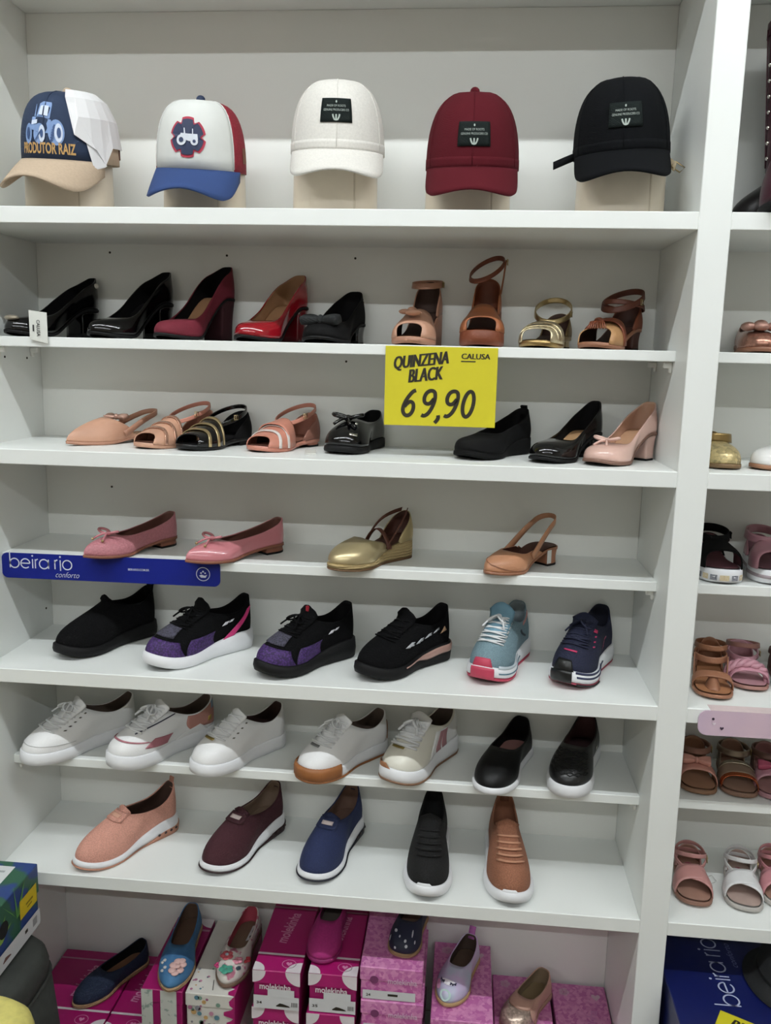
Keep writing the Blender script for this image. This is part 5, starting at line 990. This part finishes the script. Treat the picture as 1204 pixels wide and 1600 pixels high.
p = s.surf(np.array(pi), np.array(1.)); mb = MB(); mb.ribbon([p+np.array([0, 0, -.012]), p+np.array([-.004, 0, .004]), p+np.array([-.010, 0, .012])], (0, .014, 0), .003); mb.build('heel_tab', M('#C070B8', .6), s.e)
s = esp('rose flat with silver glitter toe on the low pink box', (1.020, .090), -124, ZB+.117, .165, M('#C29A88', .5, coat=.1), M('#8E7A62', .7), M('#94805F', .8), M('#A98672', .6), st=.60, dim=dict(tn=2.6, tm=2.2))
s.patch('glitter_toe', [(-70, .02), (70, .02), (40, .66), (-40, .66)], M('#C9B4A4', .3, .5, kind='glitter', scale=260, amt=.4), .0012, 22, 10); s.patch('throat_band', [(-46, .68), (46, .68), (50, .98), (-50, .98)], M('#C29A88', .5), .0018, 18, 5)
# ---------------------------------------------------------------- pouf with a shoe box, yellow pouf, right-hand box and hat
def pouf(name, label, cx, cy, ax, ay, zt, col, kind, flare=.03, pw=.5, cat='pouf'):
    t = thing(name, label, cat, (cx, cy, 0)); n = 48; a = np.arange(n)*2*pi/n
    rg = lambda k, z: np.stack([ax*k*np.sign(np.cos(a))*np.abs(np.cos(a))**pw, ay*k*np.sign(np.sin(a))*np.abs(np.sin(a))**pw, np.full(n, z)], 1); k = flare/ax
    m = M(col, .6, kind=kind, amt=.25, scale=60); MB().loft([rg(1+k, .02), rg(1+k, .03), rg(1+k*.6, zt*.5), rg(1+k*.1, zt-.05)]).build('base', m, t); sq = [(1.0, -.05), (1.005, -.03), (.985, -.012), (.94, -.002), (.86, 0), (.5, .002), (.1, .002)]
    MB().loft([rg(q, zt+z) for q, z in sq]).build('seat', m, t); MB().tube(rg(1.006, zt-.05), .004, 6, True).build('piping', m, t)
    for sx in (-1, 1):
        for sy in (-1, 1): MB().lathe([(0, 0), (.018, 0), (.02, .02), (0, .02)], (sx*ax*.7, sy*ay*.7, 0), 10).build('foot', BSOLE, t)
    return t
pouf('pouf', 'dark grey padded pouf in front of the shelves with a shoe box on it', -.055, -.18, .21, .14, -1.06+ZO, '#343734', 'suede')
pouf('pouf', 'yellow padded pouf at the lower left corner', .085, -.505, .20, .155, -.936+ZO, '#E0D67A', 'plain', .01, .36)
GRN = M('#2F5E46', .5, kind='streak', scale=9, hex2='#26407E'); b = sbox('green and blue leaf-print shoe box with yellow sticker on the dark pouf', -.2, .103, -.205, -.035, -1.06+ZO+.0015, -.928+ZO, GRN, GRN, .06, None); t, w_, d_, h_ = b
print_on('palm_print', join2d([poly2d([(0, 0), (.02*math.cos(a), .02*math.sin(a)+.004), (.06*math.cos(a), .06*math.sin(a)), (.02*math.cos(a)+.006, .02*math.sin(a)-.006)]) for a in np.radians([20, 50, 80, 110, 140])]), (w_/2+.0008, -.075, h_*.45), (0, 1, 0), (0, 0, 1), M('#8FB84E', .5), t)
print_on('palm_print', join2d([poly2d([(0, 0), (.02*math.cos(a), .02*math.sin(a)+.004), (.07*math.cos(a), .07*math.sin(a)), (.02*math.cos(a)+.006, .02*math.sin(a)-.006)]) for a in np.radians([30, 60, 95, 130])]), (w_/2+.0008, .0, h_*.55), (0, 1, 0), (0, 0, 1), M('#5F9A4A', .5), t)
sd = lambda nm, VF, y, z, mat, lift=.001: print_on(nm, VF, (w_/2+lift, y, z), (0, 1, 0), (0, 0, 1), mat, t)
sd('yellow_sticker', RC(.062, .038), .043, h_*.60, M('#D8BC1E', .5)); sd('sticker_print', join2d([RC(.026, .004), (RC(.018, .003)[0]+np.array([0, -.008]), RC(1, 1)[1])]), .046, h_*.60, M('#8A7414', .6), .0014); sd('label', RC(.150, .034), .008, h_*.17, LBL); sd('finger_hole', disc2d(0, 0, .016), -.045, h_*.62, M('#0C0C0E', .9))
sd('label_print', SHOEP, -.04, h_*.17, M('#6E4A44', .6), .0014); sd('label_print', RC(.010, .007), .03, h_*.19, INK, .0014); sd('label_print', RC(.016, .016), .062, h_*.18, M('#9A9A9C', .6), .0014)
topp(*b, 'top_label', RC(w_*.86, d_*.80), -.014, 0, M('#D9DBDC', .6, amt=.03)); topp(*b, 'top_print', RC(.03, .006), .09, .05, M('#A9ACB0', .6), 0, .001)
BBX = M('#0C1650', .4, amt=.08); b = sbox('dark blue shoe box with pale lettering on its lid, under the right bay shelves', 1.31, 1.60, -.16, .2, ZB+.22, -1.10+ZO, BBX, BBX, .04, None); sbox('blue shoe box directly beneath the lettered blue box', 1.312, 1.60, -.158, .2, ZB+.11, ZB+.2195, BBX, BBX, .04, None); sbox('blue shoe box at the foot of the right bay stack', 1.312, 1.60, -.158, .2, ZB, ZB+.1095, BBX, BBX, .04, None)
print_on('lettering', strokes2d([(p-np.array([.5, 0]))*.185 for p in beira_rio()], .0030), (1.432-1.455, .052-.02, b[3]+.0006), (0, 1, 0), (-1, 0, 0), M('#B9C0DA', .5), b[0]); print_on('lettering', tfit('conforto', .07, .012, -.01, .4), (1.452-1.455, .10-.02, b[3]+.0006), (0, 1, 0), (-1, 0, 0), M('#7E86B0', .5), b[0])
t = thing('hat', 'black rounded hat lying on the blue box at the right edge', 'hat', (1.545, .03, -1.10+ZO+.001)); HB = M('#16181A', .8, kind='suede', amt=.2)
MB().lathe([(.0, .0), (.088, .0), (.09, .003), (.075, .008), (.066, .02), (.06, .055), (.045, .072), (.0, .078)], (0, 0, 0), 36, .95, 1.15).build('crown', HB, t); MB().lathe([(.064, .012), (.0668, .013), (.0655, .026), (.063, .026)], (0, 0, 0), 36, .95, 1.15).build('hat_band', BSOLE, t)
t = thing('price_sign', 'yellow sale card lying on the blue shoe box', 'sign', (1.425, -.108, -1.10+ZO+.0012), math.radians(-28)); MB().bbox((0, 0, 0), (.11, .06, .0012), .0003).build('card', YEL, t, False); print_on('text_line', tfit('BLACK', .074, .024, .0, .35), (.004, .008, .0010), (1, 0, 0), (0, 1, 0), INK, t, 0, .001)
